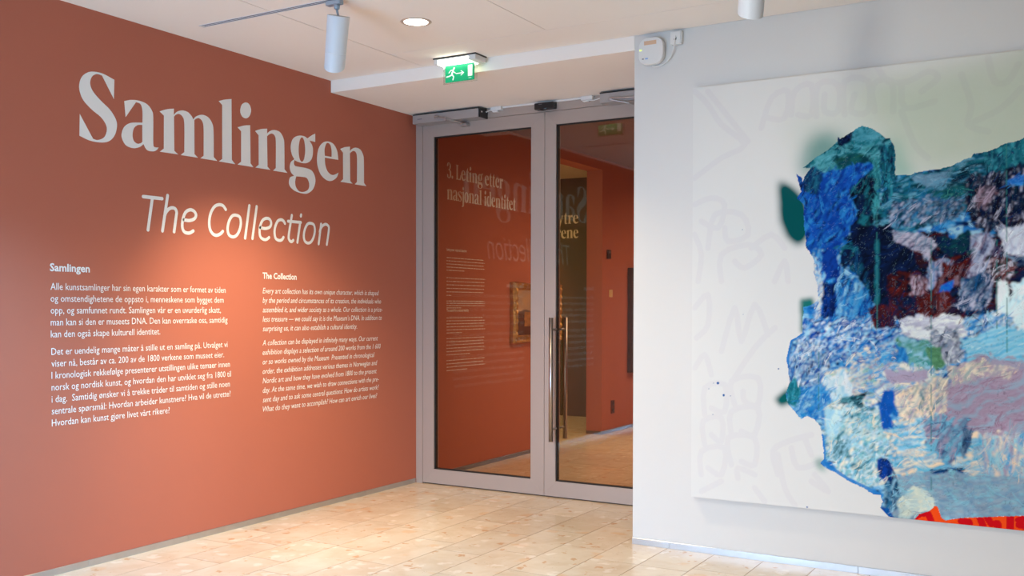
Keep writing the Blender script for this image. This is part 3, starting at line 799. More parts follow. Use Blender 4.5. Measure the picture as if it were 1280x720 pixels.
text_block('heading', tb, ['Samlingen'], -3.064, [1.5095], [-2.838], .054, 0, .0014)
text_block('text_line', tb, n1, -3.061, v1, e1, .050)
text_block('text_line', tb, n2, -3.059, v2, e2, .050)
m1 = ['Every art collection has its own unique character, which is shaped', 'by the period and circumstances of its creation, the individuals who',
      'assembled it, and wider society as a whole. Our collection is a price-', 'less treasure \u2014 we could say it is the Museum\u2019s DNA. In addition to', 'surprising us, it can also establish a cultural identity.']
m2 = ['A collection can be displayed in infinitely many ways. Our current', 'exhibition displays a selection of around 200 works from the 1 600', 'or so works owned by the Museum  Presented in chronological',
      'order, the exhibition addresses various themes in Norwegian and', 'Nordic art and how they have evolved from 1800 to the present', 'day. At the same time, we wish to draw connections with the pre-',
      'sent day and to ask some central questions: How do artists work?', 'What do they want to accomplish? How can art enrich our lives?']
f1 = [-.456, -.429, -.413, -.421, -.70]; f2 = [-.467, -.435, -.507, -.475, -.481, -.457, -.457, -.476]
w1 = [1.4175-.0588*k for k in range(5)]; w2 = [1.0945-.0589*k for k in range(8)]
tb = empty('wall_text', (0, -1.0, .68), 'right column of slanted white English text with bold heading The Collection', 'wall text', 'columns of white text on the red wall')
text_block('heading', tb, ['The Collection'], -1.612, [1.509], [-1.308], .054, 0, .0014)
text_block('text_line', tb, m1, -1.612, w1, f1, .050, .22)
text_block('text_line', tb, m2, -1.614, w2, f2, .050, .22)

# inner room lettering
ti = empty('wall_title', (0, .95, 2.13), 'two-line white serif title beginning 3. Leting etter on the red wall behind the left door', 'wall lettering')
V, F = merge(serif_line('3. Leting etter', .418, 2.362, .325, .862)); mesh_obj('title_line', to_left_wall([(v[0], v[1]) for v in V]), F, M['vinyl'], ti)
V, F = merge(serif_line('nasjonal identitet', .416, 2.190, .325, 1.085)); mesh_obj('title_line', to_left_wall([(v[0], v[1]) for v in V]), F, M['vinyl'], ti)
tb = empty('wall_text', (0, .7, .83), 'column of tiny white text on the red wall seen through the left glass door', 'wall text')
text_block('heading', tb, ['Leting etter nasjonal identitet'], .412, [1.783], [.705], .030, 0, .0006)
text_block('heading', tb, ['The search for a national identity'], .412, [1.298], [.735], .030, 0, .0006)
def dashes(v_top, v_bot, nlines, last):
    parts = []
    dv = (v_top-v_bot)/(nlines-1) if nlines > 1 else 0
    for k in range(nlines):
        v = v_top-dv*k; end = .995-random.random()*.035 if k < nlines-1 else .412+last
        u = .412
        while u < end:
            w = min(random.choice((.018, .03, .04, .052, .024)), end-u)
            if w < .006: break
            kk = [(u, v, 0), (u+w, v, 0), (u+w, v+.0058, 0), (u, v+.0058, 0)]
            parts.append((kk, [(0, 1, 2, 3)])); u += w+.009
    V, F = merge(parts)
    mesh_obj('paragraph', to_left_wall([(a[0], a[1]) for a in V]), F, M['vinyl'], tb)['kind'] = 'stuff'
dashes(1.725, 1.625, 5, .26); dashes(1.565, 1.425, 6, .08); dashes(1.380, 1.325, 4, .22)
dashes(1.245, 1.125, 6, .22); dashes(1.080, .950, 6, .34); dashes(.905, .825, 4, .30)
to = empty('wall_title', (-1.2, 4.74, 2.17), 'cream serif lettering ending ytre and rene on the olive wall', 'wall lettering')
V, F = merge(serif_line('ytre', -1.28, 2.358, .40, .285)); w = max(v[0] for v in V)-min(v[0] for v in V)
sh = -.995-max(v[0] for v in V); mesh_obj('title_line', to_facing_wall([(v[0]+sh, v[1]) for v in V], 4.7385), F, M['vinylc'], to)
V, F = merge(serif_line('rene', -1.28, 2.180, .40, .30))
sh = -.995-max(v[0] for v in V); mesh_obj('title_line', to_facing_wall([(v[0]+sh, v[1]) for v in V], 4.7385), F, M['vinylc'], to)

# ------------------------------------------------------------------ numpy painting tools
def hash2(ix, iy, seed):
    h = (ix.astype(np.int64)*374761393+iy.astype(np.int64)*668265263+seed*982451653) & 0xffffffff
    h = ((h ^ (h >> 13))*1274126177) & 0xffffffff
    return ((h ^ (h >> 16)) & 0xffff)/65535.0
def vnoise(x, y, seed=0):
    ix = np.floor(x); iy = np.floor(y); fx = x-ix; fy = y-iy
    fx = fx*fx*(3-2*fx); fy = fy*fy*(3-2*fy); ix = ix.astype(np.int64); iy = iy.astype(np.int64)
    a = hash2(ix, iy, seed); b = hash2(ix+1, iy, seed); c = hash2(ix, iy+1, seed); d = hash2(ix+1, iy+1, seed)
    return (a*(1-fx)+b*fx)*(1-fy)+(c*(1-fx)+d*fx)*fy
def fbm(x, y, seed=0, octs=4):
    s = 0; a = .5; t = 0
    for o in range(octs):
        s = s+a*vnoise(x*2**o, y*2**o, seed+o*17); t += a; a *= .55
    return s/t
def inside(poly, x, y):
    m = np.zeros(x.shape, bool); n = len(poly)
    for i in range(n):
        x0, y0 = poly[i]; x1, y1 = poly[(i+1) % n]
        if y0 == y1: continue
        c = ((y0 > y) != (y1 > y)) & (x < (x1-x0)*(y-y0)/(y1-y0)+x0)
        m ^= c
    return m
def blur(a, k):
    if k < 1: return a
    a = np.pad(a.astype(float), k, mode='edge')
    for ax in (0, 1):
        for _ in range(2):
            c = np.cumsum(np.concatenate([np.zeros_like(np.take(a, [0], ax)), a], ax), ax)
            n = a.shape[ax]; idx1 = np.clip(np.arange(n)+k//2+1, 0, n); idx0 = np.clip(np.arange(n)-k//2, 0, n)
            d = np.take(c, idx1, ax)-np.take(c, idx0, ax)
            sh = [1, 1]; sh[ax] = n; a = d/(idx1-idx0).reshape(sh)
    return a[k:-k, k:-k]
def s2l(c):
    c = np.asarray(c, float)/255
    return np.where(c <= .04045, c/12.92, ((c+.055)/1.055)**2.4)

def painted_sheet(name, mapf, W, H, nx, ny, colour, height, m, parent):
    u = np.linspace(0, W, nx); v = np.linspace(0, H, ny)
    U, V = np.meshgrid(u, v)
    P = mapf(U.ravel(), V.ravel(), height.ravel())-np.array(wloc(parent))
    me = bpy.data.meshes.new(name)
    nq = (nx-1)*(ny-1)
    me.vertices.add(nx*ny); me.vertices.foreach_set('co', P.ravel())
    i = (np.arange(ny-1)[:, None]*nx+np.arange(nx-1)[None, :]).ravel()
    q = np.stack([i, i+1, i+1+nx, i+nx], 1)
    me.loops.add(nq*4); me.loops.foreach_set('vertex_index', q.ravel().astype(np.int32))
    me.polygons.add(nq); me.polygons.foreach_set('loop_start', (np.arange(nq)*4).astype(np.int32))
    me.polygons.foreach_set('use_smooth', np.ones(nq, bool))
    me.update(calc_edges=True)
    a = me.color_attributes.new('paint', 'FLOAT_COLOR', 'POINT')
    c4 = np.ones((nx*ny, 4)); c4[:, :3] = colour.reshape(-1, 3)
    a.data.foreach_set('color', c4.ravel())
    me.materials.append(m)
    o = bpy.data.objects.new(name, me); COL.objects.link(o); o.parent = parent
    return o

# ------------------------------------------------------------------ the large painting
PD = json.loads('''{"sil":[[0.552,1.714],[0.569,1.699],[0.583,1.688],[0.59,1.665],[0.601,1.693],[0.629,1.733],[0.589,1.738],[0.672,1.797],[0.722,1.826],[0.757,1.856],[0.765,1.884],[0.771,1.869],[0.812,1.887],[0.871,1.925],[0.907,1.913],[0.949,1.886],[0.986,1.853],[1.007,1.851],[1.024,1.813],[1.033,1.77],[1.034,1.672],[1.102,1.664],[1.122,1.675],[1.166,1.683],[1.23,1.686],[1.293,1.702],[1.338,1.723],[1.369,1.731],[1.382,1.749],[1.416,1.75],[1.477,1.767],[1.502,1.781],[1.538,1.788],[1.589,1.807],[1.748,1.853],[2.023,1.846],[2.042,0.126],[1.767,0.093],[1.606,0.069],[1.462,0.049],[1.342,0.03],[1.274,0.011],[1.256,0.02],[1.236,0.074],[1.226,0.077],[1.199,0.047],[1.156,0.029],[1.134,-0.0],[1.046,-0.002],[1.013,0.006],[0.99,0.029],[0.975,0.041],[0.988,0.071],[0.978,0.102],[0.945,0.102],[0.909,0.124],[0.826,0.157],[0.769,0.191],[0.698,0.225],[0.684,0.242],[0.704,0.259],[0.701,0.313],[0.69,0.393],[0.683,0.425],[0.654,0.46],[0.617,0.473],[0.588,0.458],[0.565,0.485],[0.521,0.527],[0.51,0.587],[0.528,0.646],[0.513,0.75],[0.516,0.794],[0.53,0.855],[0.592,0.896],[0.591,0.951],[0.598,1.025],[0.634,1.04],[0.667,1.061],[0.67,1.127],[0.656,1.171],[0.645,1.215],[0.648,1.267],[0.625,1.304],[0.605,1.333],[0.602,1.407],[0.595,1.451],[0.594,1.547],[0.558,1.585],[0.58,1.617]],"halo":[[[[0.463,1.679],[0.541,1.637],[0.598,1.573],[0.624,1.41],[0.588,1.354],[0.559,1.347],[0.51,1.389],[0.477,1.477]],[0,78,80],1.25,10],[[[0.604,1.865],[0.66,1.912],[0.762,1.899],[0.801,1.801],[0.653,1.683],[0.573,1.721]],[60,130,132],0.95,22],[[[0.997,1.883],[1.064,1.827],[1.087,1.721],[1.145,1.652],[1.018,1.648]],[120,175,160],0.9,20],[[[0.578,1.069],[0.642,1.077],[0.679,0.923],[0.583,0.897]],[25,110,105],1.0,6],[[[0.45,0.551],[0.524,0.616],[0.549,0.543],[0.483,0.515]],[5,90,90],1.1,8],[[[0.656,0.255],[0.704,0.267],[0.712,0.195],[0.672,0.208]],[120,160,150],0.8,8],[[[0.807,2.118],[1.617,2.21],[2.019,2.193],[2.026,1.602],[1.181,1.676],[0.922,1.948]],[172,186,160],0.6,40],[[[0.49,1.989],[0.807,2.118],[1.651,2.061],[1.654,1.735],[1.036,1.627],[0.573,1.696]],[176,192,172],0.3,40]],"ghost":[[[0.009,2.187],[0.084,2.108],[0.158,1.995],[0.285,1.879],[0.159,1.819],[0.011,1.722]],[[0.083,2.179],[0.302,1.895]],[[0.372,1.958],[0.424,2.108],[0.509,2.133],[0.493,1.999],[0.407,2.007]],[[0.527,2.012],[0.543,2.129],[0.627,2.154],[0.628,2.003],[0.561,2.009]],[[0.653,1.992],[0.66,2.15],[0.758,2.139],[0.759,2.007],[0.694,2.013],[0.693,2.097]],[[0.792,1.987],[0.79,2.152],[0.902,2.14],[0.903,1.993],[0.824,2.0],[0.839,2.081]],[[0.934,1.99],[0.925,2.121],[1.011,2.128],[1.02,1.981]],[[0.948,2.2],[0.995,2.129],[1.087,2.119],[1.176,2.156],[1.221,2.12],[1.148,2.064]],[[1.057,2.106],[1.073,1.992],[1.207,2.01]],[[1.058,1.977],[1.12,1.811],[1.18,1.743]],[[1.323,2.124],[1.367,1.978],[1.354,1.886],[1.439,1.847]],[[1.436,2.188],[1.465,2.076],[1.52,2.07],[1.561,2.142]],[[1.382,1.899],[1.494,1.95],[1.576,2.033]],[[0.012,1.579],[0.105,1.61],[0.178,1.571],[0.143,1.448],[0.05,1.488]],[[0.088,1.344],[0.124,1.52],[0.269,1.514],[0.305,1.407],[0.198,1.376],[0.179,1.447]],[[0.163,1.165],[0.162,1.306],[0.306,1.355],[0.377,1.301],[0.289,1.233],[0.235,1.269]],[[0.323,1.337],[0.428,1.403],[0.498,1.332]],[[0.447,1.161],[0.498,1.264],[0.516,1.161]],[[0.013,1.418],[0.051,1.309],[0.033,1.166]],[[0.165,0.792],[0.236,1.023],[0.273,0.848],[0.343,1.041],[0.414,0.885]],[[0.449,0.92],[0.344,0.814],[0.202,0.598]],[[0.015,1.023],[0.089,1.094],[0.09,0.933],[0.025,0.861]],[[0.074,0.45],[0.074,0.593],[0.184,0.615],[0.185,0.473],[0.111,0.487]],[[0.075,0.288],[0.065,0.413],[0.167,0.437],[0.167,0.312],[0.112,0.344]],[[0.057,0.125],[0.057,0.251],[0.186,0.278],[0.169,0.134],[0.094,0.164]],[[0.058,0.035],[0.169,0.099]],[[0.239,0.512],[0.22,0.635],[0.363,0.658],[0.364,0.518],[0.293,0.532],[0.284,0.584]],[[0.222,0.352],[0.221,0.475],[0.364,0.501],[0.347,0.36],[0.276,0.373]],[[0.223,0.192],[0.204,0.333],[0.347,0.342],[0.348,0.202],[0.277,0.214]],[[0.259,0.124],[0.259,0.177],[0.349,0.15]],[[0.471,0.161],[0.444,0.28],[0.522,0.337],[0.64,0.379]],[[0.47,0.264],[0.506,0.095],[0.558,0.013]],[[0.539,0.304],[0.574,0.204],[0.69,0.247]],[[0.606,0.36],[0.64,0.277]],[[0.641,0.141],[0.725,0.098],[0.658,0.177]],[[0.349,0.08],[0.402,0.015]],[[0.017,0.699],[0.073,0.772],[0.11,0.666]]],"blob":[[[0.147,0.622],0.008],[[0.179,0.559],0.007],[[0.47,0.709],0.005],[[0.123,0.621],0.003],[[0.216,0.557],0.003],[[0.12,0.453],0.003],[[0.097,0.59],0.003],[[0.275,1.435],0.003],[[0.621,0.007],0.005],[[0.282,0.989],0.002],[[0.9,-0.008],0.005]],"zones":[[[[0.49,1.989],[2.022,1.88],[2.043,0.063],[0.504,-0.113]],[[8,35,85],[18,100,178],[60,150,210],[150,200,222]],0.03,0,1,0.0],[[[0.73,1.966],[1.052,1.936],[1.054,1.743],[0.905,1.694],[0.732,1.706],[0.614,1.674],[0.573,1.737]],[[8,65,85],[25,110,125],[60,140,150],[90,165,180]],0.035,30,1.5,0.02],[[[0.77,1.923],[0.869,1.93],[0.96,1.882],[0.979,1.826],[0.885,1.826],[0.789,1.849]],[[80,155,175],[60,140,160],[25,110,125]],0.03,0,1,0.01],[[[0.754,1.876],[0.816,1.895],[0.839,1.924],[0.816,1.855],[0.763,1.82]],[[4,18,46],[8,35,85]],0.02,0,1,0.004],[[[0.751,1.781],[0.905,1.793],[0.943,1.731],[0.81,1.713],[0.763,1.732]],[[30,85,75],[20,100,105],[8,65,85]],0.02,20,2,0.015],[[[0.532,1.732],[0.771,1.715],[0.924,1.752],[0.943,1.704],[0.83,1.581],[0.858,1.441],[0.793,1.363],[0.736,1.185],[0.576,1.289],[0.533,1.617]],[[8,35,85],[8,60,150],[8,60,150],[20,90,185],[40,130,200]],0.035,60,1.6,0.02],[[[0.585,1.728],[0.645,1.752],[0.693,1.669],[0.654,1.59],[0.594,1.614]],[[8,35,85],[15,60,110],[30,110,140]],0.02,70,2,0.01],[[[0.736,1.185],[0.82,1.363],[1.001,1.435],[1.041,1.044],[0.911,0.965],[0.813,1.243],[0.737,1.044]],[[4,18,46],[8,35,85],[8,35,85],[15,75,120],[25,110,125]],0.03,60,2.5,0.02],[[[0.822,1.601],[0.939,1.724],[0.956,1.515],[0.927,1.359],[0.965,1.24],[0.812,1.363],[0.857,1.512]],[[4,18,46],[4,18,46],[4,18,46],[8,35,85],[25,110,125]],0.03,70,2,0.01],[[[0.931,1.752],[0.961,1.749],[0.963,1.515],[0.942,1.398],[0.925,1.556]],[[8,65,85],[25,110,125],[60,150,160]],0.015,88,4,0.008],[[[0.961,1.828],[1.035,1.837],[1.037,1.55],[0.972,1.397]],[[4,18,46],[8,35,85],[25,110,125],[40,140,160]],0.02,85,3,0.01],[[[1.036,1.686],[1.145,1.678],[1.621,1.828],[2.023,1.863],[2.027,1.463],[1.426,1.485],[1.002,1.357],[0.945,1.457]],[[4,18,46],[8,65,85],[20,95,130],[25,110,125],[25,110,150],[100,160,185]],0.028,15,1.6,0.02],[[[1.094,1.663],[1.286,1.676],[1.273,1.628],[1.181,1.596],[1.109,1.631]],[[120,160,185],[90,150,180],[95,125,150]],0.02,5,2,0.01],[[[1.182,1.58],[1.373,1.614],[1.357,1.548],[1.217,1.54]],[[60,140,130],[25,110,125],[8,65,85]],0.02,10,2,0.015],[[[1.0,1.532],[1.357,1.552],[1.341,1.44],[1.02,1.415]],[[8,35,85],[20,75,120],[95,125,150],[30,100,150],[4,18,46],[70,140,175],[180,180,200],[8,65,85]],0.014,50,1.6,0.02],[[[1.356,1.627],[1.623,1.665],[2.025,1.672],[2.028,1.358],[1.626,1.373],[1.427,1.343],[1.375,1.457]],[[4,18,46],[4,18,46],[8,35,85],[4,18,46],[50,30,40],[8,35,85],[15,60,85],[180,180,200],[4,18,46]],0.02,75,1.6,0.03],[[[1.406,1.754],[1.605,1.793],[1.606,1.673],[1.441,1.659]],[[8,65,85],[25,110,125],[25,110,125],[60,150,165],[8,35,85]],0.02,85,2.5,0.01],[[[1.384,1.569],[1.458,1.594],[1.485,1.563],[1.446,1.484],[1.392,1.501]],[[110,80,90],[168,150,170],[4,18,46]],0.015,60,2,0.01],[[[1.518,1.613],[1.59,1.638],[1.591,1.586],[1.532,1.597]],[[60,150,225],[30,100,190]],0.015,10,2,0.006],[[[0.946,1.358],[1.147,1.39],[1.427,1.343],[1.626,1.373],[2.028,1.393],[2.033,0.974],[1.005,0.966],[0.928,1.162]],[[4,18,46],[4,18,46],[8,35,85],[12,40,80],[100,28,24],[60,25,35]],0.04,20,1.3,0.02],[[[0.812,1.423],[1.031,1.414],[1.156,1.217],[1.048,1.161],[1.005,0.985],[0.953,0.957],[0.909,1.182]],[[4,18,46],[4,18,46],[6,26,66],[8,35,85]],0.03,50,2,0.015],[[[0.966,1.181],[1.069,1.219],[1.095,1.152],[1.011,1.091]],[[4,18,46],[8,35,85]],0.03,50,2,0.01],[[[1.034,1.402],[1.147,1.39],[1.227,1.319],[1.184,1.255],[1.112,1.307],[1.039,1.348]],[[168,150,170],[180,180,200],[95,125,150],[200,195,210],[8,35,85]],0.016,35,2.5,0.012],[[[1.219,1.35],[1.376,1.382],[1.359,1.27],[1.227,1.265]],[[8,65,85],[15,80,85],[8,35,85]],0.03,30,1,0.02],[[[1.366,1.36],[1.461,1.364],[1.495,1.281],[1.435,1.175],[1.36,1.164]],[[180,180,200],[190,195,215],[130,150,185],[8,35,85],[120,95,120]],0.016,70,3,0.012],[[[1.484,1.4],[1.625,1.409],[2.028,1.393],[2.03,1.253],[1.627,1.256],[1.512,1.281]],[[205,215,228],[180,180,200],[226,232,234],[150,165,190]],0.02,75,3,0.01],[[[1.495,1.274],[1.627,1.263],[1.627,1.208],[1.535,1.229]],[[110,140,165],[8,35,85]],0.02,10,2,0.01],[[[1.195,1.255],[1.297,1.252],[1.292,1.101],[1.186,1.113]],[[95,125,150],[180,180,200],[50,120,170],[8,35,85],[168,150,170]],0.014,85,3,0.01],[[[1.113,1.191],[1.192,1.178],[1.186,1.09],[1.107,1.075]],[[205,190,205],[4,18,46],[168,150,170],[100,28,24]],0.012,85,2,0.01],[[[1.003,1.181],[1.12,1.198],[1.114,1.083],[1.023,1.052]],[[100,28,24],[80,22,20],[4,18,46]],0.03,0,1,0.015],[[[1.255,1.234],[1.353,1.232],[1.368,1.134],[1.292,1.112],[1.293,0.968],[1.151,0.959],[1.132,1.063],[1.221,1.101]],[[100,28,24],[85,22,18],[100,28,24],[4,18,46],[140,110,120]],0.03,80,1.5,0.015],[[[1.428,1.261],[1.545,1.247],[1.536,1.133],[1.456,1.111],[1.415,1.175]],[[100,28,24],[4,18,46],[205,200,215],[100,28,24],[20,70,70]],0.018,40,1.5,0.015],[[[1.343,1.157],[1.462,1.174],[1.473,1.081],[1.413,0.988],[1.31,1.044]],[[8,35,85],[20,80,130],[10,50,90],[95,125,150],[180,180,200]],0.018,60,2,0.02],[[[1.249,1.135],[1.298,1.158],[1.292,1.105],[1.228,1.097]],[[20,80,190],[18,100,178]],0.015,0,1,0.008],[[[1.483,1.148],[1.526,1.147],[1.537,1.014],[1.488,0.984]],[[226,232,234],[220,240,240]],0.04,85,3,0.006],[[[1.536,1.133],[1.627,1.19],[2.03,1.218],[2.034,0.834],[1.63,0.898],[1.538,0.915]],[[226,232,234],[215,238,240],[170,215,228]],0.05,60,2,0.015],[[[0.636,1.328],[0.774,1.324],[0.814,1.164],[0.929,1.083],[0.96,0.946],[0.931,0.867],[0.651,0.861]],[[8,35,85],[8,60,150],[18,100,178],[40,140,205],[60,150,210],[150,200,222]],0.022,75,2.5,0.02],[[[0.596,1.297],[0.664,1.279],[0.689,1.125],[0.683,0.963],[0.651,0.963],[0.641,1.206]],[[60,150,210],[236,222,196],[150,200,222],[18,100,178]],0.012,80,2,0.006],[[[0.68,1.307],[0.754,1.365],[0.775,1.184],[0.697,1.165]],[[8,60,150],[10,40,120],[8,60,150]],0.03,60,2,0.01],[[[0.685,1.145],[0.752,1.144],[0.761,0.984],[0.69,0.963]],[[5,25,80],[8,35,85],[8,60,150]],0.025,80,2,0.008],[[[0.942,1.359],[0.964,1.358],[0.964,0.946],[0.941,0.946]],[[25,110,125],[30,110,130]],0.03,90,3,0.004],[[[0.578,0.962],[0.967,0.985],[1.06,0.966],[1.116,0.87],[1.025,0.81],[0.894,0.767],[0.62,0.739],[0.579,0.84]],[[8,35,85],[8,60,150],[18,100,178],[60,150,210],[226,232,234],[150,200,222]],0.016,40,1.4,0.02],[[[0.911,1.024],[1.034,1.036],[1.042,0.927],[0.949,0.918]],[[100,28,24],[75,30,45],[8,35,85]],0.02,85,2,0.012],[[[1.06,0.966],[1.293,0.998],[1.379,0.976],[1.37,0.893],[1.188,0.875],[1.072,0.889]],[[226,232,234],[235,238,232],[226,232,234],[180,180,200]],0.03,10,2,0.012],[[[1.187,0.948],[1.328,0.949],[1.347,0.78],[1.207,0.756]],[[95,125,150],[140,150,170],[180,180,200],[4,18,46],[90,100,120],[226,232,234]],0.014,60,1.5,0.02],[[[1.345,0.987],[1.537,1.025],[1.565,0.915],[1.381,0.856]],[[18,100,178],[60,150,210],[150,200,222],[8,35,85],[226,232,234]],0.018,40,1.5,0.02],[[[1.346,0.874],[1.538,0.952],[1.614,0.916],[2.033,0.939],[2.035,0.799],[1.632,0.751],[1.364,0.761]],[[120,195,220],[150,200,222],[185,220,228],[95,180,215]],0.03,20,3,0.02],[[[1.043,0.872],[1.188,0.875],[1.252,0.815],[1.242,0.731],[1.081,0.725]],[[80,140,115],[70,150,150],[110,170,165],[150,200,222]],0.03,10,1.2,0.015],[[[1.181,0.833],[1.252,0.846],[1.26,0.758],[1.207,0.718]],[[75,130,90],[95,150,110]],0.03,0,1,0.01],[[[1.035,0.849],[1.094,0.827],[1.095,0.718],[1.044,0.751]],[[20,105,180],[18,100,178],[60,150,210]],0.03,80,2,0.008],[[[0.817,0.805],[1.043,0.857],[1.044,0.732],[0.825,0.717]],[[18,100,178],[60,150,210],[236,222,196],[8,60,150],[150,200,222],[60,160,215]],0.018,20,1.4,0.02],[[[0.518,0.838],[0.719,0.867],[0.74,0.642],[0.693,0.607],[0.52,0.591]],[[60,150,210],[226,232,234],[175,205,218],[18,100,178],[110,175,215],[8,60,150],[8,35,85]],0.013,60,1.5,0.015],[[[0.516,0.612],[0.74,0.642],[0.761,0.481],[0.71,0.438],[0.582,0.455],[0.516,0.529]],[[18,100,178],[20,105,185],[60,150,210],[25,125,190],[150,200,222]],0.016,50,2,0.012],[[[0.511,0.632],[0.556,0.675],[0.581,0.594],[0.557,0.519],[0.516,0.529]],[[20,110,130],[25,110,125],[50,150,170]],0.02,80,2,0.008],[[[0.708,0.681],[0.817,0.725],[1.08,0.753],[1.295,0.702],[1.154,0.581],[1.008,0.574],[0.761,0.522],[0.725,0.601]],[[150,200,222],[236,222,196],[225,225,215],[60,150,210],[168,150,170],[140,190,185]],0.026,30,1.4,0.02],[[[0.709,0.66],[0.81,0.716],[0.826,0.605],[0.761,0.53],[0.725,0.58]],[[200,225,228],[150,200,222],[226,232,234]],0.025,70,1.4,0.012],[[[0.78,0.583],[0.914,0.617],[0.877,0.536],[0.8,0.504],[0.757,0.513]],[[40,110,120],[90,150,165],[8,65,85],[4,18,46]],0.018,20,1.5,0.01],[[[0.694,0.518],[0.819,0.545],[0.99,0.534],[1.01,0.338],[1.048,0.185],[0.918,0.125],[0.763,0.199],[0.703,0.336]],[[150,200,222],[236,222,196],[150,205,218],[70,160,195],[226,232,234],[120,185,190],[40,110,130]],0.018,45,1.6,0.02],[[[0.702,0.51],[0.788,0.515],[0.781,0.382],[0.719,0.366]],[[175,218,228],[150,200,222],[205,228,225]],0.04,70,1.5,0.01],[[[0.742,0.339],[0.828,0.365],[0.836,0.278],[0.759,0.255]],[[80,130,140],[50,100,110],[150,200,222]],0.015,60,1.5,0.01],[[[1.015,0.594],[1.189,0.698],[1.313,0.665],[1.332,0.514],[1.191,0.46],[1.046,0.458]],[[243,214,178],[236,222,196],[150,175,185],[243,214,178],[168,150,170],[60,120,130]],0.017,60,2,0.02],[[[1.016,0.457],[1.227,0.508],[1.332,0.514],[1.436,0.426],[1.455,0.221],[1.049,0.138],[1.011,0.26]],[[110,190,215],[80,170,205],[150,200,222],[236,222,196],[70,150,195],[243,214,178]],0.03,15,2,0.02],[[[1.278,0.701],[1.398,0.781],[1.599,0.805],[2.035,0.799],[2.039,0.414],[1.503,0.43],[1.35,0.458],[1.262,0.51]],[[168,150,170],[150,118,140],[172,158,178],[158,135,155],[150,165,185]],0.045,25,3,0.02],[[[1.007,0.723],[1.189,0.729],[1.172,0.678],[1.026,0.653]],[[168,150,170],[170,160,185]],0.03,10,2,0.015],[[[1.415,0.793],[1.606,0.787],[1.606,0.75],[1.433,0.737]],[[165,155,175],[150,150,175]],0.03,5,3,0.006],[[[1.26,0.758],[1.566,0.767],[1.541,0.704],[1.296,0.656]],[[243,214,178],[168,150,170],[150,170,165],[236,222,196],[168,150,170]],0.014,50,1.6,0.015],[[[1.419,0.444],[1.619,0.427],[2.039,0.414],[2.041,0.273],[1.438,0.219]],[[120,180,205],[190,190,195],[243,214,178],[80,160,205],[168,150,170],[150,200,210]],0.025,85,2.2,0.02],[[[1.155,0.504],[1.367,0.497],[1.375,0.365],[1.264,0.261],[1.192,0.352]],[[95,150,180],[110,180,205],[60,90,130],[168,150,170]],0.025,60,2.5,0.02],[[[0.985,0.62],[1.037,0.622],[1.045,0.576],[1.016,0.496],[1.039,0.431],[0.979,0.431],[0.964,0.513]],[[12,75,160],[15,85,175]],0.05,80,2,0.006],[[[0.966,0.28],[1.018,0.292],[1.041,0.239],[1.026,0.167],[0.982,0.179],[0.962,0.216]],[[8,45,130],[8,60,150],[8,35,85]],0.025,80,2,0.01],[[[1.204,0.245],[1.352,0.272],[1.342,0.226],[1.211,0.215]],[[20,85,150],[8,35,85]],0.025,0,3,0.006],[[[1.36,0.459],[1.395,0.461],[1.375,0.365],[1.344,0.306],[1.333,0.362]],[[40,70,110],[95,125,150]],0.02,80,2,0.008],[[[1.019,0.182],[1.264,0.242],[1.637,0.259],[2.041,0.273],[2.043,0.063],[1.013,-0.055]],[[125,150,172],[140,170,190],[110,150,180],[150,165,180],[130,190,205]],0.02,10,1.5,0.02],[[[0.996,0.18],[1.056,0.201],[1.071,0.069],[0.998,0.003]],[[60,130,160],[150,200,222],[8,35,85],[40,110,150]],0.02,70,2,0.01],[[[1.056,0.099],[1.122,0.16],[1.212,0.138],[1.216,0.061],[1.159,0.032],[1.065,-0.002]],[[228,228,206],[215,225,208],[190,215,215]],0.025,30,1.5,0.01],[[[0.99,0.045],[1.02,0.048],[1.046,-0.004],[0.998,-0.001]],[[15,95,170],[8,60,150]],0.03,60,2,0.004]],"orange":[[1.134,-0.0],[1.156,0.029],[1.199,0.047],[1.226,0.077],[1.236,0.074],[1.256,0.02],[1.274,0.011],[1.342,0.03],[1.462,0.049],[1.606,0.069],[1.767,0.093],[2.042,0.126],[2.044,-0.043],[1.124,-0.042]],"red":[[[1.135,0.011],[1.16,0.033],[1.195,0.036],[1.209,0.004]],[[1.342,0.015],[1.376,0.015],[1.376,0.004]],[[1.422,0.039],[1.436,0.003]],[[1.455,0.042],[1.469,0.018],[1.498,0.021],[1.498,0.007]],[[1.55,0.056],[1.55,0.006]],[[1.585,0.046],[1.606,0.054]],[[1.586,0.024],[1.607,0.021]]],"drips":[[[0.945,1.751],[0.955,0.926]],[[1.198,1.35],[1.209,0.122]],[[0.674,0.801],[0.676,0.436]],[[1.481,1.341],[1.485,0.932]],[[1.517,1.782],[1.529,0.822]]],"rim":[[0.591,0.897],[0.53,0.855],[0.516,0.794],[0.515,0.735]],"rim2":[[0.691,0.376],[0.703,0.296],[0.7,0.243],[0.767,0.2],[0.826,0.165],[0.91,0.132],[0.975,0.103]]}''')
CW, CH = 2.0, 2.206; CU, CV = 2.567, .309; CT = .045
NX, NY = 625, 690
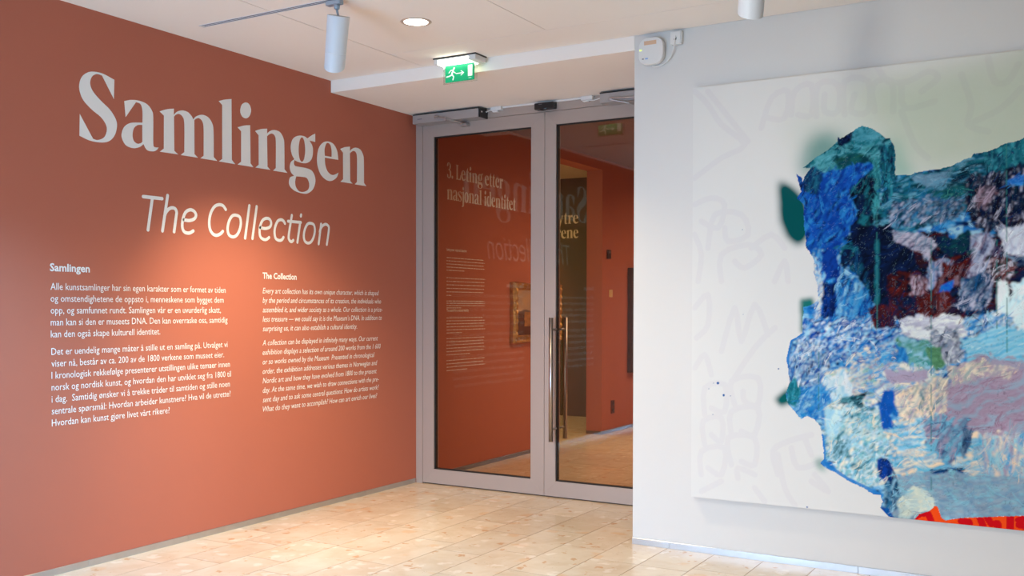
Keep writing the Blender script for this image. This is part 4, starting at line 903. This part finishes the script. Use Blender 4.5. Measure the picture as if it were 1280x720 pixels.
def big_painting():
    u = np.linspace(0, CW, NX); v = np.linspace(0, CH, NY); U, V = np.meshgrid(u, v)
    img = np.empty((NY, NX, 3)); hgt = np.zeros((NY, NX))
    bgc = s2l((221, 220, 217)); img[:] = bgc
    img *= (1+.02*(fbm(U*6, V*6, 3)-.5))[..., None]
    cell = CW/(NX-1)
    def mix(mask, col): img[:] = img*(1-mask[..., None])+np.asarray(col)*mask[..., None]
    # greenish spray mist
    for poly, col, al, bl_ in PD['halo']:
        mk = inside(poly, U, V).astype(float)
        mk = blur(mk, int(bl_*1.1)+1)
        mix(np.clip(mk*al*(.92+.16*fbm(U*14, V*14, 9)), 0, 1), s2l(col))
    # pale ghost drawing
    def polydist(pl):
        d = np.full(U.shape, 9.0)
        for (x0, y0), (x1, y1) in zip(pl[:-1], pl[1:]):
            dx, dy = x1-x0, y1-y0; L2 = dx*dx+dy*dy+1e-9
            t_ = np.clip(((U-x0)*dx+(V-y0)*dy)/L2, 0, 1)
            d = np.minimum(d, np.hypot(U-x0-t_*dx, V-y0-t_*dy))
        return d
    gm = np.zeros(U.shape)
    for pl in PD['ghost']:
        pl = crv([tuple(p) for p in pl], False, 3)
        gm = np.maximum(gm, 1-np.clip((polydist(pl)-.013)/.004, 0, 1))
    img[:] = img*(1-gm[..., None]*np.array([.040, .052, .028]))
    # torn silhouette
    wx = (fbm(U*25, V*25, 5)-.5)*.016+(fbm(U*90, V*90, 6, 2)-.5)*.008
    wy = (fbm(U*25, V*25, 7)-.5)*.016+(fbm(U*90, V*90, 8, 2)-.5)*.008
    sil = inside(PD['sil'], U+wx*.6, V+wy*.6)
    lay = np.zeros_like(img); zid = np.zeros((NY, NX), int)
    wf = [fbm(U*7, V*7, 41)-.5, fbm(U*7, V*7, 43)-.5, fbm(U*28, V*28, 44, 3)-.5, fbm(U*28, V*28, 45, 3)-.5]
    for zi, (poly, pal, sc, ang, an, warp) in enumerate(PD['zones']):
        xs_ = [p[0] for p in poly]; ys_ = [p[1] for p in poly]; mg = warp+.02
        i0 = max(0, int((min(xs_)-mg)/cell)); i1 = min(NX, int((max(xs_)+mg)/cell)+2)
        j0 = max(0, int((min(ys_)-mg)/CH*(NY-1))); j1 = min(NY, int((max(ys_)+mg)/CH*(NY-1))+2)
        if i1 <= i0 or j1 <= j0: continue
        S = (slice(j0, j1), slice(i0, i1)); u_ = U[S]; v_ = V[S]
        mk = inside(poly, u_+wf[0][S]*warp*3.2+wf[2][S]*warp*3.0, v_+wf[1][S]*warp*3.2+wf[3][S]*warp*3.0)
        a = R(ang); ca, sa = math.cos(a), math.sin(a)
        p_ = (u_*ca+v_*sa)/an; q_ = (-u_*sa+v_*ca)*an**.5
        p_ = p_+(fbm(u_/sc*.5, v_/sc*.5, zi*3+1, 3)-.5)*sc*1.3; q_ = q_+(fbm(u_/sc*.5, v_/sc*.5, zi*3+2, 3)-.5)*sc*1.3
        s2_ = sc*1.15; np_ = len(pal)
        pw = p_/s2_; qw = q_/s2_*1.25
        id1 = hash2(np.floor(pw+.35*vnoise(qw*2, pw*2, zi)), np.floor(qw), zi+500)
        id2 = hash2(np.floor(pw*2.3+3), np.floor(qw*2.6+vnoise(pw*3, qw*3, zi)), zi+900)
        id3 = hash2(np.floor(pw*1.1+7), np.floor(qw*7), zi+1300)
        m2 = vnoise(pw*.9+5, qw*.9, zi+40) > .56
        m3 = vnoise(pw*.7, qw*3.2+9, zi+60) > .66
        n_ = np.where(m3, id3, np.where(m2, id2, id1))*.9999
        n_ = np.clip(n_*.88+.12*vnoise(pw*2, qw*14, zi+70), 0, .9999)
        if an >= 3 and sc > .025:       # poured, marbled paint
            n_ = .5+.5*np.sin(qw*2.2+7*fbm(u_*9, v_*9, zi+80, 4)+2.5*fbm(u_*30, v_*30, zi+81, 3))
            n_ = np.clip(n_, 0, .9999)
        P_ = np.array([s2l(c) for c in pal]); k = n_*(len(pal)-1e-6); ki = np.floor(k).astype(int); fr = k-ki
        fr = np.clip((fr-.45)/.55, 0, 1); kn = np.minimum(ki+1, len(pal)-1)
        c_ = P_[ki]*(1-fr[..., None])+P_[kn]*fr[..., None]
        lay[S] = np.where(mk[..., None], c_, lay[S]); zid[S] = np.where(mk, zi, zid[S])
    for c_i in range(3): lay[..., c_i] = blur(lay[..., c_i], 2)
    lay *= (.42+.58*np.clip(lay.max(2)/.30, 0, 1))[..., None]
    lay *= (.72+.56*fbm(U*4.5, V*4.5, 71, 3))[..., None]
    # thousands of palette-knife strokes, coloured from the zone they lie in
    ns = 5600
    ru = rng.random(ns)*CW; rv = rng.random(ns)*CH
    for k in range(ns):
        i = int(ru[k]/cell); j = int(rv[k]/CH*(NY-1))
        if not sil[j, i]: continue
        zi = zid[j, i]; pal = PD['zones'][zi][1]; ang = PD['zones'][zi][3]; an = PD['zones'][zi][4]
        col = s2l(pal[rng.integers(len(pal))]); L = .008+.042*rng.random()**2*(.6+.4*an); w_ = .0028+.010*rng.random()**2
        a = R(ang+rng.normal()*32); ca, sa = math.cos(a), math.sin(a); rr = int(L/cell)+3
        j0, j1, i0, i1 = max(0, j-rr), min(NY, j+rr+1), max(0, i-rr), min(NX, i+rr+1)
        S = (slice(j0, j1), slice(i0, i1)); du = U[S]-ru[k]; dv = V[S]-rv[k]
        p_ = du*ca+dv*sa; q_ = -du*sa+dv*ca+p_*p_/L*.5*(rng.random()-.5)
        e_ = (np.abs(p_)/L)**2+(np.abs(q_)/w_)**2
        mk = np.clip((1.1-e_)*2.2, 0, 1)*np.clip((vnoise(p_/.02, q_/.0024, k)-.25)*3, 0, 1)*(.35+.5*rng.random())
        lay[S] = lay[S]*(1-mk[..., None])+col*mk[..., None]
        hgt[S] += mk*.0004
    lum = lay.mean(2)
    # fine dark and light veins
    vn = np.abs(fbm(U*22+wf[0]*4, V*22+wf[1]*4, 77, 4)-.5)
    lay *= (1-.30*np.clip(1-vn/.012, 0, 1))[..., None]
    vn2 = np.abs(fbm(U*34+3, V*30, 78, 4)-.5)
    mk = np.clip(1-vn2/.010, 0, 1)*.16
    lay = lay*(1-mk[..., None])+s2l((170, 205, 222))*mk[..., None]
    for d in PD['drips']:
        dd = polydist(d); mk = np.clip(1-(dd-.0015)/.003, 0, 1)*.6*(fbm(U*9, V*22, 90) > .42)
        lay = lay*(1-mk[..., None])+s2l((50, 120, 120))*mk[..., None]; hgt += mk*.001
    img[:] = np.where(sil[..., None], lay, img)
    for rm in ('rim', 'rim2'):
        dd = polydist(PD[rm]); mk = np.clip(1-(dd-.008)/.004, 0, 1)*sil
        mix(mk*.85, s2l((35, 120, 195)))
    hgt += sil*(.0008+.0010*fbm(U*30, V*30, 21, 3)+.00025*fbm(U*140, V*60, 22, 2))
    # orange strip with red drawing
    om = inside(PD['orange'], U+wx*.2, V+wy*.2); mix(om.astype(float), s2l((245, 78, 22))); hgt[om] = .0004
    for pl in PD['red']:
        mk = (polydist(pl) < .0155) & om; mix(mk.astype(float), s2l((205, 12, 24)))
    for (bu, bv), r_ in PD['blob']:
        mk = np.clip((r_-np.hypot((U-bu), V-bv))/.0018, 0, 1); mix(mk, s2l((25, 85, 150)))
    hgt += .00012*vnoise(U*500, V*500, 60)
    edge = np.minimum(np.minimum(U, CW-U), np.minimum(V, CH-V))
    return img, hgt*np.clip(edge/.01, 0, 1)
t = empty('large_painting', (CU+CW/2, YW, CV), 'large abstract canvas with a torn blue shape on a pale ground, on the white wall', 'painting')
M['canvas'] = mat('primed canvas edge', (.72, .71, .70), .8)
box('stretcher', (CU, CU+CW), (YW-CT+.0006, YW-.012), (CV, CV+CH), M['canvas'], t, bev=.001)
box('hanging_batten', (CU+.3, CU+CW-.3), (YW-.012, YW), (CV+CH-.25, CV+CH-.2), M['dkframe'], t)
img, hg = big_painting()
painted_sheet('painted_canvas', lambda U, V, h: np.stack([CU+U, YW-CT-h, CV+V], 1), CW, CH, NX, NY, img, hg, M['paint'], t)

# ------------------------------------------------------------------ framed pictures beyond the doors
def gilt_frame(x1, y0, y1, z0, z1, wd, parent, m, scallop):
    """moulded frame on the left wall, profile swept around a rectangle with carved edge"""
    prof = [(0, .0), (0, x1*.55), (.012, x1), (.03, x1*.8), (wd*.6, x1*.95), (wd*.8, x1*.55), (wd, x1*.5), (wd, .01)]
    per = []
    n = 22
    for k in range(n): per.append((y0+(y1-y0)*k/n, z0, 0, 1))
    for k in range(n): per.append((y1, z0+(z1-z0)*k/n, -1, 0))
    for k in range(n): per.append((y1-(y1-y0)*k/n, z1, 0, -1))
    for k in range(n): per.append((y0, z1-(z1-z0)*k/n, 1, 0))
    vs = []; fs = []; cy, cz = (y0+y1)/2, (z0+z1)/2
    for i, (y, z, ny_, nz_) in enumerate(per):
        corner = i % n == 0
        if corner:
            ny_ = 1 if y < cy else -1; nz_ = 1 if z < cz else -1
        kk = i % n
        bulge = scallop*(abs(math.sin(kk/n*math.pi*3)))+(scallop*.8 if kk < 3 or kk > n-3 else 0)
        for d, h in prof:
            dd = d-(bulge*(1-d/wd))
            vs.append((max(.0008, h+(.006*math.sin(i*2.3) if .01 < d < wd*.9 else 0)), y+ny_*dd, z+nz_*dd))
    m_ = len(prof); N_ = len(per)
    for i in range(N_):
        for k in range(m_-1):
            a = i*m_+k; b = ((i+1) % N_)*m_+k
            fs.append((a, b, b+1, a+1))
    return mesh_obj('frame', vs, fs, m, parent)
t = empty('landscape_painting', (0, 1.85, 1.02), 'gilt-framed landscape painting on the red wall behind the door stiles', 'painting')
gilt_frame(.062, 1.41, 2.285, 1.02, 1.55, .068, t, M['gold'], .008)
w_, h_ = .75, .40
u = np.linspace(0, 1, 110); v = np.linspace(0, 1, 60); U, V = np.meshgrid(u, v)
cl = fbm(U*5, V*4, 5, 5)
sky = s2l((150, 150, 150))*(1-cl[..., None])+s2l((215, 170, 115))*cl[..., None]*1.1
hill = .47+.07*fbm(U*5, V*0, 8)+.05*np.sin(U*7)
c = np.where((V < hill)[..., None], s2l((90, 92, 96)), sky)
low = V < .46+.10*(fbm(U*9, V*9, 3)-.5)
c = np.where(low[..., None], s2l((42, 28, 20))*(.5+1.1*fbm(U*16, V*16, 31)[..., None]), c)
tan = (V < .52) & (V > .20) & (np.abs(U-.27-.06*fbm(V*7, U*0, 4)) < .10+.05*fbm(U*12, V*12, 6))
c = np.where(tan[..., None], s2l((176, 132, 84))*(.5+.8*fbm(U*14, V*14, 33)[..., None]), c)
painted_sheet('canvas', lambda a, b, h: np.stack([.034+h, 1.472+a, 1.085+b], 1), w_, h_, 110, 60, c, np.zeros((60, 110)), M['oil'], t)
t = empty('framed_picture', (0, 4.4, .62), 'dark framed picture at the edge of the white wall, seen through the right door', 'painting')
gilt_frame(.07, 3.97, 5.08, .62, 1.765, .09, t, M['dkframe'], .006)
box('inner_slip', (.03, .05), (4.055, 4.995), (.705, 1.68), M['gold'], t)
box('canvas', (.045, .052), (4.08, 4.97), (.73, 1.655), M['dkframe'], t)

# small fittings on the pillar beyond the doors
t = empty('card_reader', (0, 3.45, 1.85), 'small black card reader on the red wall beyond the right door', 'card reader')
box('body', (0, .022), (3.415, 3.485), (1.848, 1.942), M['black'], t, bev=.004, seg=2)
box('window', (.022, .0232), (3.435, 3.465), (1.905, 1.925), M['greyp'], t)
t = empty('light_switch', (0, 3.51, 1.44), 'cream light switch on the red wall below the card reader', 'light switch')
box('plate', (0, .010), (3.475, 3.552), (1.442, 1.522), M['brass'], t, bev=.002)
box('rocker', (.010, .014), (3.490, 3.537), (1.457, 1.507), M['brass'], t, bev=.001)
t = empty('power_socket', (0, 3.57, .08), 'dark double wall socket low on the red wall beyond the right door', 'socket')
M['redplast'] = mat('dark red socket', (.10, .03, .022), .5)
box('plate', (0, .012), (3.53, 3.61), (.20, .34), M['redplast'], t, bev=.003)
for zz in (.235, .305): tube('outlet', [(.012, 3.57, zz), (.0135, 3.57, zz)], .022, M['black'], t, 18)
